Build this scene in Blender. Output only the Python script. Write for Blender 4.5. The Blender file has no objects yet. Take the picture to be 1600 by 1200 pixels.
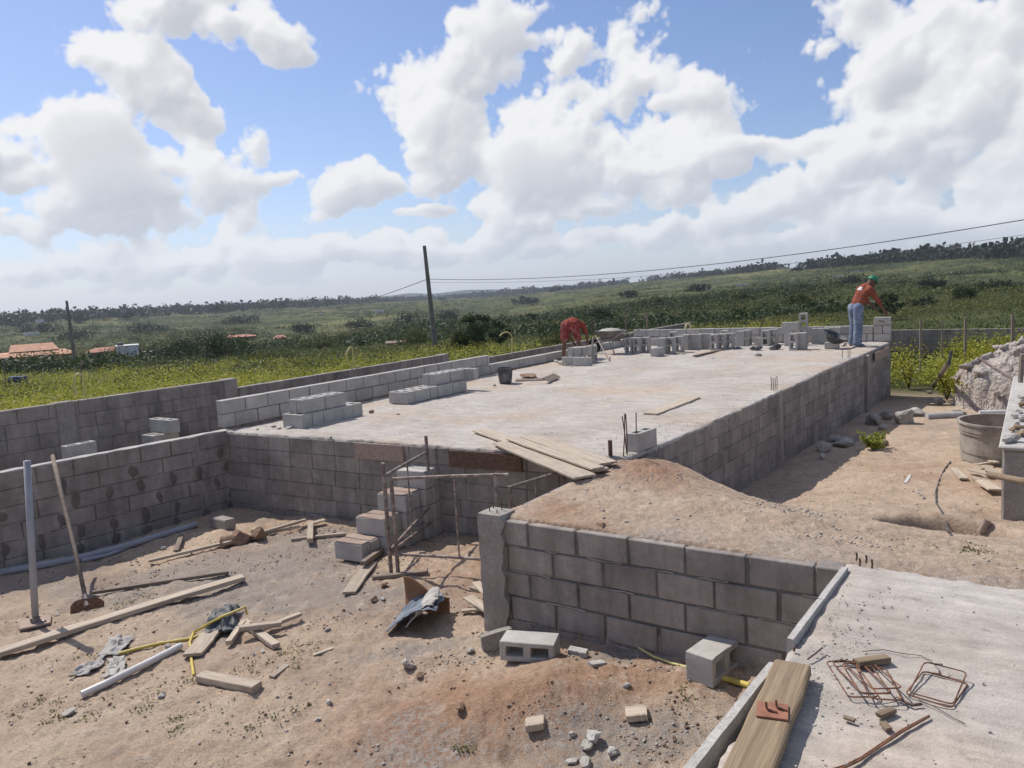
import bpy, bmesh, math, random
import numpy as np
from mathutils import Vector, Matrix
random.seed(7)
SC = bpy.context.scene
COL = SC.collection
# ---------------------------------------------------------------- camera
F = 1200.0                      # focal length in pixels of a 1600 px wide frame
PITCH = math.atan(144.8 / F); ROLL = math.atan(0.055); H = 1.72
fw = np.array([0, math.cos(PITCH), -math.sin(PITCH)])
rt0 = np.array([1.0, 0, 0]); up0 = np.cross(rt0, fw)
rt = math.cos(ROLL) * rt0 - math.sin(ROLL) * up0
up = math.sin(ROLL) * rt0 + math.cos(ROLL) * up0
cam = bpy.data.cameras.new('camera'); camo = bpy.data.objects.new('camera', cam); COL.objects.link(camo)
cam.sensor_width = 36; cam.lens = 36 * F / 1600; cam.clip_start = 0.05; cam.clip_end = 60000
m = Matrix.Identity(4)
for i in range(3):
    m[i][0] = rt[i]; m[i][1] = up[i]; m[i][2] = -fw[i]
m[0][3] = 0; m[1][3] = 0; m[2][3] = H
camo.matrix_world = m
SC.camera = camo
# ---------------------------------------------------------------- light
e2 = np.array([math.cos(math.radians(55.5)), math.sin(math.radians(55.5))])   # the long axis of the platform
e1 = np.array([e2[1], -e2[0]])                                                # its short axis, to the right
sxy = -0.78 * e1 + 0.13 * e2
SUN = Vector((sxy[0], sxy[1], 1.0)).normalized()
sl = bpy.data.lights.new('sun', 'SUN'); sl.energy = 4.2; sl.angle = math.radians(0.5); sl.color = (1.0, 0.94, 0.86)
so = bpy.data.objects.new('sun', sl); COL.objects.link(so); so.rotation_euler = SUN.to_track_quat('Z', 'Y').to_euler(); so.location = (0, 0, 30)
SC.view_settings.view_transform = 'Standard'; SC.view_settings.look = 'None'
SC.view_settings.exposure = 0.12; SC.view_settings.gamma = 1.0
SC.cycles.max_bounces = 6; SC.cycles.diffuse_bounces = 3; SC.cycles.volume_bounces = 0
SC.cycles.transparent_max_bounces = 8

def azel(u, v):
    d = (u - 800) / F * rt - (v - 600) / F * up + fw
    d = d / np.linalg.norm(d)
    return math.atan2(d[0], d[1]), math.asin(d[2])

W = bpy.data.worlds.new('World'); SC.world = W; W.use_nodes = True
nt = W.node_tree; nt.nodes.clear()
def N(t, ty, **k):
    n = t.nodes.new(ty)
    for a, b in k.items():
        if a[0] == 'i' and a[1:].isdigit():
            n.inputs[int(a[1:])].default_value = b
        else:
            setattr(n, a, b)
    return n
# clouds as seen in the sky: centre and half-size of each billow (azimuth / elevation)
BLOBS = [(205,70,70,42),(300,50,85,55),(395,78,95,42),(465,92,42,24),(375,15,60,30),(130,122,48,24),
 (255,205,80,72),(165,180,70,60),(110,225,60,50),(40,212,50,20),(250,262,60,40),
 (335,300,105,62),(210,345,130,60),(90,350,120,50),(395,345,60,42),(30,282,42,20),(440,400,110,42),(120,430,220,42),(320,430,200,36),
 (462,276,36,14),(600,400,130,34),
 (705,38,20,22),(800,60,85,62),(755,120,95,62),(880,90,60,60),(880,190,190,95),(990,140,95,62),(1080,160,110,52),(1050,240,120,72),
 (740,262,120,52),(610,300,100,36),(900,310,200,62),(1090,300,60,56),(560,320,60,30),(1000,370,150,36),(800,385,170,36),
 (1430,50,85,55),(1540,50,160,110),(1560,160,150,110),(1440,150,80,52),(1300,215,70,20),(1400,245,150,48),(1560,270,120,56),(1250,290,95,46),(1170,335,100,34),(1340,325,150,42),
 (190,125,70,42),(140,290,60,40),(250,150,60,40),(820,250,160,95),(960,260,150,90),(705,200,55,50),(1420,100,60,55),(1500,220,160,80),(1130,190,60,45),
 (1500,350,190,36),(1270,380,160,28),(1650,350,120,50)]
# ---- cloud cover: a block of air is filled with density and lit, then seen against the sky
def clouds():
    rng = np.random.default_rng(5)
    NX, NY, NZ = 1400, 600, 36
    AZ0, AZ1, EL0, EL1 = math.radians(-45), math.radians(45), math.radians(-1.5), math.radians(37)
    px_ = (AZ1 - AZ0) / NX
    def up1(a, n, ax, cells):           # smooth upsampling along one axis
        t = (np.arange(n) + .5) / n * cells; i = np.floor(t).astype(int); f = (t - i).astype(np.float32)
        w = [(1 - f) ** 3 / 6, (3 * f ** 3 - 6 * f ** 2 + 4) / 6, (-3 * f ** 3 + 3 * f ** 2 + 3 * f + 1) / 6, f ** 3 / 6]
        sh = [1, 1, 1]; sh[ax] = n
        return sum(np.take(a, i + k, axis=ax) * w[k].reshape(sh) for k in range(4))
    def noise(cx):                      # cx lattice cells across the width
        cy = max(1, cx * NY / NX); cz = max(1.0, cx * NZ * 1.9 / NX)
        g = rng.standard_normal((int(cy) + 5, int(cx) + 5, int(cz) + 5)).astype(np.float32)
        g = up1(g, NZ, 2, cz); g = up1(g, NY, 0, cy); return up1(g, NX, 1, cx) * 2.1
    wx = noise(14) * .014 + noise(34) * .005; wy = noise(15) * .011 + noise(36) * .004
    x = (AZ0 + (np.arange(NX) + .5) * px_).astype(np.float32)[None, :, None]
    y = (EL0 + (np.arange(NY) + .5) / NY * (EL1 - EL0)).astype(np.float32)[:, None, None]
    z = ((np.arange(NZ) + .5) / NZ - .5).astype(np.float32)[None, None, :]
    Fd = np.full((NY, NX, NZ), -1.2, np.float32)
    items = [azel(u, v) + (ru / F * .89, rv / F * .84) for (u, v, ru, rv) in BLOBS]
    for k in range(80):                                 # small far clouds, row behind row down to the horizon
        e = math.radians(1.2 + 8.5 * rng.random() ** 1.2); w = (.012 + .030 * rng.random()) * (.5 + e * 6)
        items.append((math.radians(-44 + 88 * rng.random()), e, w, w * (.22 + .30 * rng.random())))
    for k, (a, e, ra, re) in enumerate(items):
        i0 = max(0, int((a - 2 * ra - AZ0) / px_)); i1 = min(NX, int((a + 2 * ra - AZ0) / px_))
        j0 = max(0, int((e - 2 * re - EL0) / px_)); j1 = min(NY, int((e + 2 * re - EL0) / px_))
        if i1 <= i0 or j1 <= j0: continue
        zc = ((k * 7) % 11 / 11 - .5) * .5
        s = np.s_[j0:j1, i0:i1, :]
        yy = (y[j0:j1] + wy[s] - e) / re
        yy = np.where(yy < 0, yy * 1.25, yy)           # flatter undersides
        d = np.sqrt(((x[:, i0:i1] + wx[s] - a) / ra) ** 2 + yy ** 2 + ((z - zc) / .42) ** 2)
        f = 1.0 - d; q = Fd[s]
        h = np.clip(.5 + .5 * (q - f) / .22, 0, 1); Fd[s] = f + (q - f) * h + .22 * h * (1 - h)
    del wx, wy
    Fd = np.minimum(Fd, .6)
    amp = .56
    for c in (27, 58, 118, 240, 490):
        Fd += (np.abs(noise(c)) - .62) * amp; amp *= .62
    Fd += noise(8) * .10
    dens = np.clip((Fd + .03) * 3.0, 0, 1); del Fd
    # light reaching each cell: march away from the sun, downwards and to the right, letting it spread
    tau = np.zeros_like(dens); cur = np.zeros((NX, NZ), np.float32)
    for j in range(NY - 1, -1, -1):
        c = cur.copy(); c[1:] = .45 * cur[1:] + .55 * cur[:-1]
        b = c.copy(); b[1:-1] = .5 * c[1:-1] + .25 * (c[:-2] + c[2:]); b[:, 1:-1] = .6 * b[:, 1:-1] + .2 * (b[:, :-2] + b[:, 2:])
        b[:, :-1] = .94 * b[:, :-1] + .06 * b[:, 1:]
        cur = (b + dens[j]) * .94; tau[j] = cur
    light = .55 * np.exp(-tau * .10) + .45 * np.exp(-tau * .014)
    del tau
    T = np.ones((NY, NX), np.float32); Lm = np.zeros((NY, NX), np.float32); Dp = np.zeros((NY, NX), np.float32)
    for k in range(NZ):
        a = 1 - np.exp(-dens[:, :, k] * .5)
        Lm += T * a * light[:, :, k]; T *= 1 - a; Dp += T
    A = 1 - T; Lm = Lm / np.maximum(A, 1e-3)
    def blur(q, n):
        for ax in (0, 1):
            c = np.cumsum(np.pad(q, [(n + 1, n) if i == ax else (0, 0) for i in (0, 1)], mode='edge'), axis=ax, dtype=np.float64)
            q = (np.take(c, np.arange(2 * n + 1, c.shape[ax]), axis=ax) - np.take(c, np.arange(0, c.shape[ax] - 2 * n - 1), axis=ax)) / (2 * n + 1)
        return q.astype(np.float32)
    rel = np.zeros_like(Lm)                             # relief of the billows facing the viewer
    for n, wgt in ((2, .30), (6, .34), (16, .42)):
        q = blur(blur(Dp, n), n); gy, gx = np.gradient(q); gx *= n * .9; gy *= n * .9
        nrm = 1 / np.sqrt(1 + gx * gx + gy * gy); rel += wgt * np.clip((gy * .74 - gx * .5) * nrm, -.8, .8)
    Lm = np.clip(Lm * .80 + .20 + rel * .31 * np.clip(A * 1.5 - .3, 0, 1), 0.05, 1.0)
    return A, Lm, (AZ0, AZ1, EL0, EL1)
A_, L_, (AZ0, AZ1, EL0, EL1) = clouds()
im = bpy.data.images.new('cloud_cover', A_.shape[1], A_.shape[0], alpha=False, float_buffer=True, is_data=True)
buf = np.ones(A_.shape + (4,), np.float32); buf[..., 0] = A_; buf[..., 1] = L_; buf[..., 2] = 0
im.pixels.foreach_set(buf.ravel()); im.update(); im.pack(); del buf
L = nt.links.new
tc = N(nt, 'ShaderNodeTexCoord'); nz = N(nt, 'ShaderNodeVectorMath', operation='NORMALIZE'); L(tc.outputs['Generated'], nz.inputs[0])
sp = N(nt, 'ShaderNodeSeparateXYZ'); L(nz.outputs[0], sp.inputs[0])
az = N(nt, 'ShaderNodeMath', operation='ARCTAN2'); L(sp.outputs[0], az.inputs[0]); L(sp.outputs[1], az.inputs[1])
el = N(nt, 'ShaderNodeMath', operation='ARCSINE'); L(sp.outputs[2], el.inputs[0])
def MR(x, a, b, c, d, st='SMOOTHSTEP'):
    n = N(nt, 'ShaderNodeMapRange', interpolation_type=st); n.inputs[1].default_value = a; n.inputs[2].default_value = b
    n.inputs[3].default_value = c; n.inputs[4].default_value = d; L(x, n.inputs[0]); return n.outputs[0]
def MA(op, x, y, z=None):
    n = N(nt, 'ShaderNodeMath', operation=op)
    for i, q in enumerate((x, y, z)):
        if q is None: continue
        if isinstance(q, (int, float)): n.inputs[i].default_value = q
        else: L(q, n.inputs[i])
    return n.outputs[0]
def MIX(f, a, b):
    n = N(nt, 'ShaderNodeMix', data_type='RGBA')
    for i, q in ((0, f), (6, a), (7, b)):
        if isinstance(q, (int, float, tuple)): n.inputs[i].default_value = q
        else: L(q, n.inputs[i])
    return n.outputs[2]
uu = MR(az.outputs[0], AZ0, AZ1, 0, 1, 'LINEAR'); vv = MR(el.outputs[0], EL0, EL1, 0, 1, 'LINEAR')
for q in nt.nodes:
    if q.type == 'MAP_RANGE': q.clamp = False
cb = N(nt, 'ShaderNodeCombineXYZ'); L(uu, cb.inputs[0]); L(vv, cb.inputs[1])
ti = nt.nodes.new('ShaderNodeTexImage'); ti.image = im; ti.extension = 'MIRROR'; ti.interpolation = 'Cubic'; L(cb.outputs[0], ti.inputs[0])
si = N(nt, 'ShaderNodeSeparateColor'); L(ti.outputs[0], si.inputs[0])
alpha = si.outputs[0]; shade = MR(si.outputs[1], 0.27, 1.0, 0, 1, 'LINEAR')
sky = N(nt, 'ShaderNodeTexSky'); sky.sky_type = 'NISHITA'; sky.sun_disc = False
sky.sun_elevation = math.asin(SUN.z); sky.sun_rotation = math.atan2(SUN.x, SUN.y)
sky.air_density = 1.0; sky.dust_density = 0.6; sky.ozone_density = 2.0
SKYS = 0.098
skc = N(nt, 'ShaderNodeMix', data_type='RGBA', blend_type='MULTIPLY'); skc.inputs[0].default_value = 1
L(sky.outputs[0], skc.inputs[6]); skc.inputs[7].default_value = (1.0, 1.0, 1.16, 1)
# sunlit and shaded cloud radiance, in the units of the sky texture
bright = (8.5, 8.5, 8.6, 1); grey = (4.9, 5.15, 5.8, 1)
c1 = MIX(shade, grey, bright)
lowf = MR(el.outputs[0], 0.0, 0.22, 1, 0)          # distant clouds near the horizon fade into the air
hz = (5.6, 6.5, 7.9, 1)
c3 = MIX(MA('MULTIPLY', lowf, 0.34), c1, hz)
base = MIX(MA('MULTIPLY', MR(el.outputs[0], -0.02, 0.16, 1, 0), 0.60), skc.outputs[2], hz)
fin = MIX(MA('MULTIPLY', alpha, MR(el.outputs[0], 0.0, 0.05, 0.15, 1)), base, c3)
bg = N(nt, 'ShaderNodeBackground'); bg.inputs[1].default_value = SKYS; L(fin, bg.inputs[0])
wo = N(nt, 'ShaderNodeOutputWorld'); L(bg.outputs[0], wo.inputs[0])
W.cycles.sampling_method = 'MANUAL'; W.cycles.sample_map_resolution = 512
# ================================================================ helpers
def P(u, v, z=0.0):
    d = (u - 800) / F * rt - (v - 600) / F * up + fw
    t = (z - H) / d[2]
    return Vector((d[0] * t, d[1] * t, z))
C0 = np.array(P(985, 715)[:2])                  # near right corner of the platform
def W2(a, b, z=0.0):                            # site axes -> world
    q = C0 + a * e1 + b * e2
    return Vector((q[0], q[1], z))
def toab(x, y):
    return (x - C0[0]) * e1[0] + (y - C0[1]) * e1[1], (x - C0[0]) * e2[0] + (y - C0[1]) * e2[1]
ANG1 = math.atan2(e1[1], e1[0])                 # z rotation that turns +X onto the short axis
ANG2 = math.atan2(e2[1], e2[0])
def hashn(ix, iy, s):
    h = (ix.astype(np.int64) * 374761393 + iy.astype(np.int64) * 668265263 + s * 974711) & 0x7fffffff
    h = ((h ^ (h >> 13)) * 1274126177) & 0x7fffffff
    return ((h ^ (h >> 16)) & 0xffff) / 65535.0
def vn(x, y, s=0):
    x = np.asarray(x, float); y = np.asarray(y, float)
    ix = np.floor(x); iy = np.floor(y); fx = x - ix; fy = y - iy
    fx = fx * fx * fx * (fx * (fx * 6 - 15) + 10); fy = fy * fy * fy * (fy * (fy * 6 - 15) + 10)
    a = hashn(ix, iy, s); b = hashn(ix + 1, iy, s); c = hashn(ix, iy + 1, s); d = hashn(ix + 1, iy + 1, s)
    return (a + (b - a) * fx) * (1 - fy) + (c + (d - c) * fx) * fy - .5
def fbm(x, y, s=0, o=4, r=.5):
    t = 0; a = 1.0; x = np.asarray(x, float); y = np.asarray(y, float)
    for k in range(o):
        t = t + a * vn(x, y, s + k); x, y = (x * .8 - y * .6) * 2.03 + 7.1, (x * .6 + y * .8) * 2.03 + 3.7; a *= r
    return t
def sstep(a, b, x):
    t = np.clip((np.asarray(x, float) - a) / (b - a), 0, 1); return t * t * (3 - 2 * t)

class MB:
    """collects shapes; build() links them as one mesh object"""
    def __init__(s): s.v = []; s.f = []; s.t = []; s.ti = 0.5
    def add(s, vs, fs):
        o = len(s.v); s.v += [tuple(q) for q in vs]; s.f += [tuple(i + o for i in f) for f in fs]; s.t += [s.ti] * len(vs); return s
    def box(s, c, size, M=None, ch=0.004, jit=0.0):
        hx, hy, hz = [q / 2 for q in size]; ch = min(ch, hx * .9, hy * .9, hz * .9); vs = []; idx = {}
        for sx in (-1, 1):
            for sy in (-1, 1):
                for sz in (-1, 1):
                    j = [random.uniform(-jit, jit) for _ in range(3)]
                    p = (sx * hx + j[0], sy * hy + j[1], sz * hz + j[2])
                    for ax in range(3):
                        q = [p[0] - sx * ch, p[1] - sy * ch, p[2] - sz * ch]; q[ax] = p[ax]
                        idx[(sx, sy, sz, ax)] = len(vs); vs.append(Vector(q))
        fs = []
        for ax in range(3):
            o1, o2 = [k for k in range(3) if k != ax]
            for sg in (-1, 1):
                def K(p, q):
                    t = [0, 0, 0]; t[ax] = sg; t[o1] = p; t[o2] = q; return idx[(t[0], t[1], t[2], ax)]
                f = [K(-1, -1), K(1, -1), K(1, 1), K(-1, 1)]
                if (sg > 0) == (ax == 1): f.reverse()
                fs.append(f)
        for ax in range(3):                       # bevelled edges along ax
            o1, o2 = [k for k in range(3) if k != ax]
            for p in (-1, 1):
                for q in (-1, 1):
                    def K(e, w):
                        t = [0, 0, 0]; t[ax] = e; t[o1] = p; t[o2] = q; return idx[(t[0], t[1], t[2], w)]
                    fs.append([K(-1, o1), K(1, o1), K(1, o2), K(-1, o2)])
        for sx in (-1, 1):
            for sy in (-1, 1):
                for sz in (-1, 1): fs.append([idx[(sx, sy, sz, k)] for k in range(3)])
        c = Vector(c)
        vs = [(M @ q if M else q) + c for q in vs]
        return s.add(vs, fs)
    def tube(s, pts, r, n=8, caps=True):
        pts = [Vector(p) for p in pts]; rs = r if isinstance(r, (list, tuple)) else [r] * len(pts)
        vs = []; fs = []; prev = None
        for i, p in enumerate(pts):
            t = (pts[min(i + 1, len(pts) - 1)] - pts[max(i - 1, 0)]).normalized()
            if prev is None:
                a = Vector((0, 0, 1)) if abs(t.z) < .9 else Vector((1, 0, 0)); nx = t.cross(a).normalized()
            else: nx = (prev - t * prev.dot(t)).normalized()
            prev = nx; ny = t.cross(nx)
            for k in range(n):
                an = 2 * math.pi * k / n; vs.append(p + (nx * math.cos(an) + ny * math.sin(an)) * rs[i])
        for i in range(len(pts) - 1):
            for k in range(n):
                a = i * n + k; b = i * n + (k + 1) % n; fs.append((a, b, b + n, a + n))
        if caps: fs.append(tuple(range(n - 1, -1, -1))); fs.append(tuple(range((len(pts) - 1) * n, len(pts) * n)))
        return s.add(vs, fs)
    def lathe(s, prof, c=(0, 0, 0), n=28, M=None):
        vs = []; fs = []
        for (r_, z_) in prof:
            for k in range(n):
                a = 2 * math.pi * k / n; q = Vector((r_ * math.cos(a), r_ * math.sin(a), z_)); vs.append((M @ q if M else q) + Vector(c))
        for i in range(len(prof) - 1):
            for k in range(n):
                a = i * n + k; b = i * n + (k + 1) % n; fs.append((a, b, b + n, a + n))
        return s.add(vs, fs)
    def build(s, name, mat, parent=None, origin=None, smooth=False):
        vs = np.array(s.v, float)
        if parent is not None: off = np.array(parent_origin(parent))
        elif origin is not None: off = np.array(origin, float)
        else: off = np.array([(vs[:, 0].min() + vs[:, 0].max()) / 2, (vs[:, 1].min() + vs[:, 1].max()) / 2, vs[:, 2].min()])
        me = bpy.data.meshes.new(name); me.from_pydata((vs - off).tolist(), [], s.f)
        bm = bmesh.new(); bm.from_mesh(me); bmesh.ops.recalc_face_normals(bm, faces=bm.faces); bm.to_mesh(me); bm.free()
        at = me.attributes.new('tint', 'FLOAT', 'POINT'); at.data.foreach_set('value', s.t)
        me.materials.append(mat)
        if smooth: me.polygons.foreach_set('use_smooth', [True] * len(me.polygons))
        o = bpy.data.objects.new(name, me); COL.objects.link(o)
        if parent is not None: o.parent = parent
        else: o.location = off
        return o
def parent_origin(o):
    v = Vector(o.location)
    while o.parent: o = o.parent; v = v + Vector(o.location)
    return v
def tag(o, label=None, cat=None, group=None, kind=None):
    for k, w in (('label', label), ('category', cat), ('group', group), ('kind', kind)):
        if w: o[k] = w
    return o
def empty(name, loc, label, cat, group=None):
    o = bpy.data.objects.new(name, None); COL.objects.link(o); o.location = loc; o.empty_display_size = .2
    return tag(o, label, cat, group)
def npmesh(name, V, Fq, mat, attrs=None, smooth=False):
    """fast mesh from arrays; Fq is an n x k array of indices"""
    me = bpy.data.meshes.new(name); n, k = Fq.shape
    me.vertices.add(len(V)); me.vertices.foreach_set('co', V.astype(np.float32).ravel())
    me.loops.add(n * k); me.loops.foreach_set('vertex_index', Fq.astype(np.int32).ravel())
    me.polygons.add(n); me.polygons.foreach_set('loop_start', np.arange(0, n * k, k, dtype=np.int32))
    if smooth: me.polygons.foreach_set('use_smooth', np.ones(n, bool))
    for a, w in (attrs or {}).items():
        at = me.attributes.new(a, 'FLOAT', 'POINT'); at.data.foreach_set('value', np.asarray(w, np.float32))
    me.update(calc_edges=True); me.materials.append(mat)
    o = bpy.data.objects.new(name, me); COL.objects.link(o); return o

# ================================================================ materials
def srgb(r, g, b):
    f = lambda c: (c / 255 / 12.92) if c <= 10 else ((c / 255 + .055) / 1.055) ** 2.4
    return (f(r), f(g), f(b), 1)
class MT:
    def __init__(s, name, rough=.9, spec=.25, metal=0):
        s.m = bpy.data.materials.new(name); s.m.use_nodes = True; s.t = s.m.node_tree
        s.b = s.t.nodes['Principled BSDF']; s.b.inputs['Roughness'].default_value = rough
        s.b.inputs['Specular IOR Level'].default_value = spec; s.b.inputs['Metallic'].default_value = metal
        tc = s.t.nodes.new('ShaderNodeTexCoord'); s.co = tc.outputs['Object']; s.h = None
    def lk(s, a, b): s.t.links.new(a, b)
    def pos(s): s.co = s.t.nodes.new('ShaderNodeNewGeometry').outputs['Position']; return s
    def vary(s):                                   # shift the pattern per object
        oi = s.t.nodes.new('ShaderNodeObjectInfo'); n = s.t.nodes.new('ShaderNodeVectorMath'); n.operation = 'MULTIPLY_ADD'
        c = s.t.nodes.new('ShaderNodeCombineXYZ')
        for k in range(3): s.lk(oi.outputs['Random'], c.inputs[k])
        s.lk(c.outputs[0], n.inputs[0]); n.inputs[1].default_value = (13, 29, 7); s.lk(s.co, n.inputs[2]); s.co = n.outputs[0]; s.rnd = oi.outputs['Random']; return s
    def scale(s, v):
        n = s.t.nodes.new('ShaderNodeVectorMath'); n.operation = 'MULTIPLY'; s.lk(s.co, n.inputs[0]); n.inputs[1].default_value = v; return n.outputs[0]
    def noise(s, sc, det=4, rough=.55, co=None, dist=0):
        n = s.t.nodes.new('ShaderNodeTexNoise'); n.inputs['Scale'].default_value = sc; n.inputs['Detail'].default_value = det
        n.inputs['Roughness'].default_value = rough; n.inputs['Distortion'].default_value = dist; s.lk(co or s.co, n.inputs['Vector']); return n.outputs['Fac']
    def vor(s, sc, feat='F1', co=None):
        n = s.t.nodes.new('ShaderNodeTexVoronoi'); n.feature = feat; n.inputs['Scale'].default_value = sc; s.lk(co or s.co, n.inputs['Vector']); return n.outputs['Distance']
    def ramp(s, f, a, b, lo=0.0, hi=1.0):
        n = s.t.nodes.new('ShaderNodeMapRange'); n.inputs[1].default_value = a; n.inputs[2].default_value = b; n.inputs[3].default_value = lo; n.inputs[4].default_value = hi
        s.lk(f, n.inputs[0]); return n.outputs[0]
    def attr(s, nm): n = s.t.nodes.new('ShaderNodeAttribute'); n.attribute_name = nm; return n.outputs['Fac']
    def mix(s, f, a, b, mode='MIX'):
        n = s.t.nodes.new('ShaderNodeMix'); n.data_type = 'RGBA'; n.blend_type = mode
        for i, q in ((0, f), (6, a), (7, b)):
            if isinstance(q, (int, float, tuple)): n.inputs[i].default_value = q
            else: s.lk(q, n.inputs[i])
        return n.outputs[2]
    def ma(s, op, x, y):
        n = s.t.nodes.new('ShaderNodeMath'); n.operation = op
        for i, q in ((0, x), (1, y)):
            if isinstance(q, (int, float)): n.inputs[i].default_value = q
            else: s.lk(q, n.inputs[i])
        return n.outputs[0]
    def mul(s, c, f, lo, hi):                      # brightness change between lo and hi by factor f
        g = s.ramp(f, 0, 1, lo, hi); n = s.t.nodes.new('ShaderNodeVectorMath'); n.operation = 'SCALE'; s.lk(c, n.inputs[0]); s.lk(g, n.inputs[3]); return n.outputs[0]
    def bump(s, f, dist, st=1.0):
        n = s.t.nodes.new('ShaderNodeBump'); n.inputs['Distance'].default_value = dist; n.inputs['Strength'].default_value = st
        s.lk(f, n.inputs['Height'])
        if s.h: s.lk(s.h, n.inputs['Normal'])
        s.h = n.outputs[0]; return s
    def done(s, c):
        if isinstance(c, tuple): s.b.inputs['Base Color'].default_value = c
        else: s.lk(c, s.b.inputs['Base Color'])
        if s.h: s.lk(s.h, s.b.inputs['Normal'])
        return s.m

def mat_concrete(name, c, dark=.75, light=1.12, stain=None, grit=90, bump=.004, rough=.92, vary=True, streak=False):
    t = MT(name, rough)
    if vary: t.vary()
    n1 = t.noise(3.0, 5, .6); n2 = t.noise(grit, 3, .7); n3 = t.noise(14, 4, .6)
    k = t.mul(t.mix(0.0, c, c), t.ramp(n1, .3, .7), dark, light)
    k = t.mul(k, t.ramp(n2, .3, .7), .82, 1.15); k = t.mul(k, t.ramp(n3, .3, .7), .90, 1.08)
    k = t.mul(k, t.attr('tint'), .78, 1.22)
    if stain: k = t.mix(t.ramp(t.noise(1.3, 6, .65), .52, .70, 0, .75), k, stain)
    if streak:
        k = t.mul(k, t.ramp(t.noise(7, 4, .6, co=t.scale((1, 1, .12))), .35, .68), .80, 1.1)
        k = t.mix(t.ramp(t.noise(5, 5, .7), .60, .68, 0, .35), k, (.42, .40, .37, 1))
    t.bump(n2, bump, .8).bump(n3, bump * 2.2, .6)
    return t.done(k)
def mat_wood(name, c, c2, grain=(2.5, 40, 40), rough=.85, dirt=None):
    t = MT(name, rough).vary(); g = t.noise(1.0, 6, .62, co=t.scale(grain), dist=.6); g2 = t.noise(1.0, 3, .6, co=t.scale((grain[0] * 4, grain[1] * 5, grain[2] * 5)))
    k = t.mix(t.ramp(g, .32, .68), c, c2); k = t.mul(k, t.ramp(g2, .3, .7), .8, 1.15); k = t.mul(k, t.rnd, .82, 1.15)
    if dirt: k = t.mix(t.ramp(t.noise(5, 5, .65), .50, .68, 0, .8), k, dirt)
    t.bump(g, .004, .7).bump(g2, .0015, .6); return t.done(k)
def mat_plain(name, c, rough=.6, spec=.4, var=.25, sc=12, metal=0, bump=.002, c2=None):
    t = MT(name, rough, spec, metal).vary(); n = t.noise(sc, 5, .6)
    k = t.mul(t.mix(0.0, c, c), t.ramp(n, .3, .7), 1 - var, 1 + var * .6)
    if c2: k = t.mix(t.ramp(t.noise(sc * .6, 6, .7), .48, .60, 0, .9), k, c2)
    t.bump(t.noise(sc * 4, 3), bump, .6); return t.done(k)
M = {}
M['block'] = mat_concrete('block_new', (.45, .43, .395, 1), .85, 1.1, grit=130)
M['blockwall'] = mat_concrete('block_wall', (.325, .29, .26, 1), .70, 1.15, grit=110, vary=False, streak=True)
M['mortar'] = mat_concrete('mortar', (.20, .18, .16, 1), .6, 1.3, grit=60, bump=.01, vary=False)
M['damp'] = mat_concrete('damp_mortar', (.17, .148, .13, 1), .7, 1.15, grit=60, bump=.008, vary=False)
M['cast'] = mat_concrete('cast_concrete', (.33, .30, .27, 1), .75, 1.12, grit=45, bump=.008, vary=False)
M['cast_light'] = mat_concrete('pale_concrete', (.46, .44, .41, 1), .8, 1.1, grit=60, bump=.006)
M['wood'] = mat_wood('weathered_wood', srgb(192, 178, 160), srgb(152, 139, 124), dirt=srgb(180, 165, 148))
M['wood_brown'] = mat_wood('plank_wood', srgb(150, 132, 108), srgb(116, 99, 80), grain=(1.0, 45, 45), dirt=srgb(138, 122, 104))
M['wood_dark'] = mat_wood('dark_wood', srgb(120, 98, 82), srgb(82, 66, 56))
M['wood_grey'] = mat_wood('grey_wood', srgb(150, 136, 122), srgb(110, 99, 90))
M['form'] = mat_wood('form_board', srgb(172, 152, 138), srgb(146, 127, 115), dirt=srgb(150, 137, 126))
M['rust'] = mat_plain('rusty_steel', (.16, .085, .055, 1), .8, .3, .5, 30, c2=(.27, .12, .065, 1))
M['rebar'] = mat_plain('rebar_steel', (.13, .085, .065, 1), .75, .3, .4, 40)
M['frame'] = mat_plain('scaffold_steel', (.20, .15, .13, 1), .65, .4, .4, 20, c2=(.38, .32, .28, 1))
M['plate'] = mat_plain('rust_plate', (.30, .135, .085, 1), .75, .3, .3, 15)
M['pvc'] = mat_plain('white_pvc', (.62, .60, .57, 1), .45, .5, .12, 4)
M['pvc_grey'] = mat_plain('grey_pvc', (.32, .33, .36, 1), .5, .4, .15, 4)
M['yellow'] = mat_plain('yellow_plastic', (.58, .45, .10, 1), .5, .4, .25, 10)
M['yellow_pale'] = mat_plain('pale_yellow_plastic', (.55, .48, .20, 1), .5, .5, .15, 10)
M['cloth'] = mat_plain('dirty_cloth', (.42, .40, .37, 1), .9, .1, .3, 9)
M['bluegrey'] = mat_plain('cement_bag', (.12, .145, .18, 1), .7, .3, .35, 8, c2=(.25, .27, .29, 1))
M['dark'] = mat_plain('dark_plastic', (.05, .055, .06, 1), .6, .4, .35, 9, c2=(.16, .16, .16, 1))
M['card'] = mat_plain('cardboard', (.27, .15, .09, 1), .85, .2, .2, 6)
M['stone'] = mat_concrete('rubble_stone', (.42, .39, .35, 1), .75, 1.15, grit=30, bump=.012)
M['lime'] = mat_concrete('limestone', (.56, .50, .45, 1), .65, 1.1, grit=14, bump=.05, stain=(.34, .24, .19, 1))
M['soilclod'] = mat_concrete('soil_clod', (.26, .17, .12, 1), .7, 1.2, grit=30, bump=.012)
M['skin'] = mat_plain('skin', (.16, .085, .055, 1), .6, .4, .12, 6)
M['red'] = mat_plain('red_cloth', (.30, .075, .05, 1), .9, .1, .3, 5)
M['redpants'] = mat_plain('faded_red_cloth', (.28, .055, .055, 1), .9, .1, .5, 14, c2=(.34,.16,.14,1))
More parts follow.
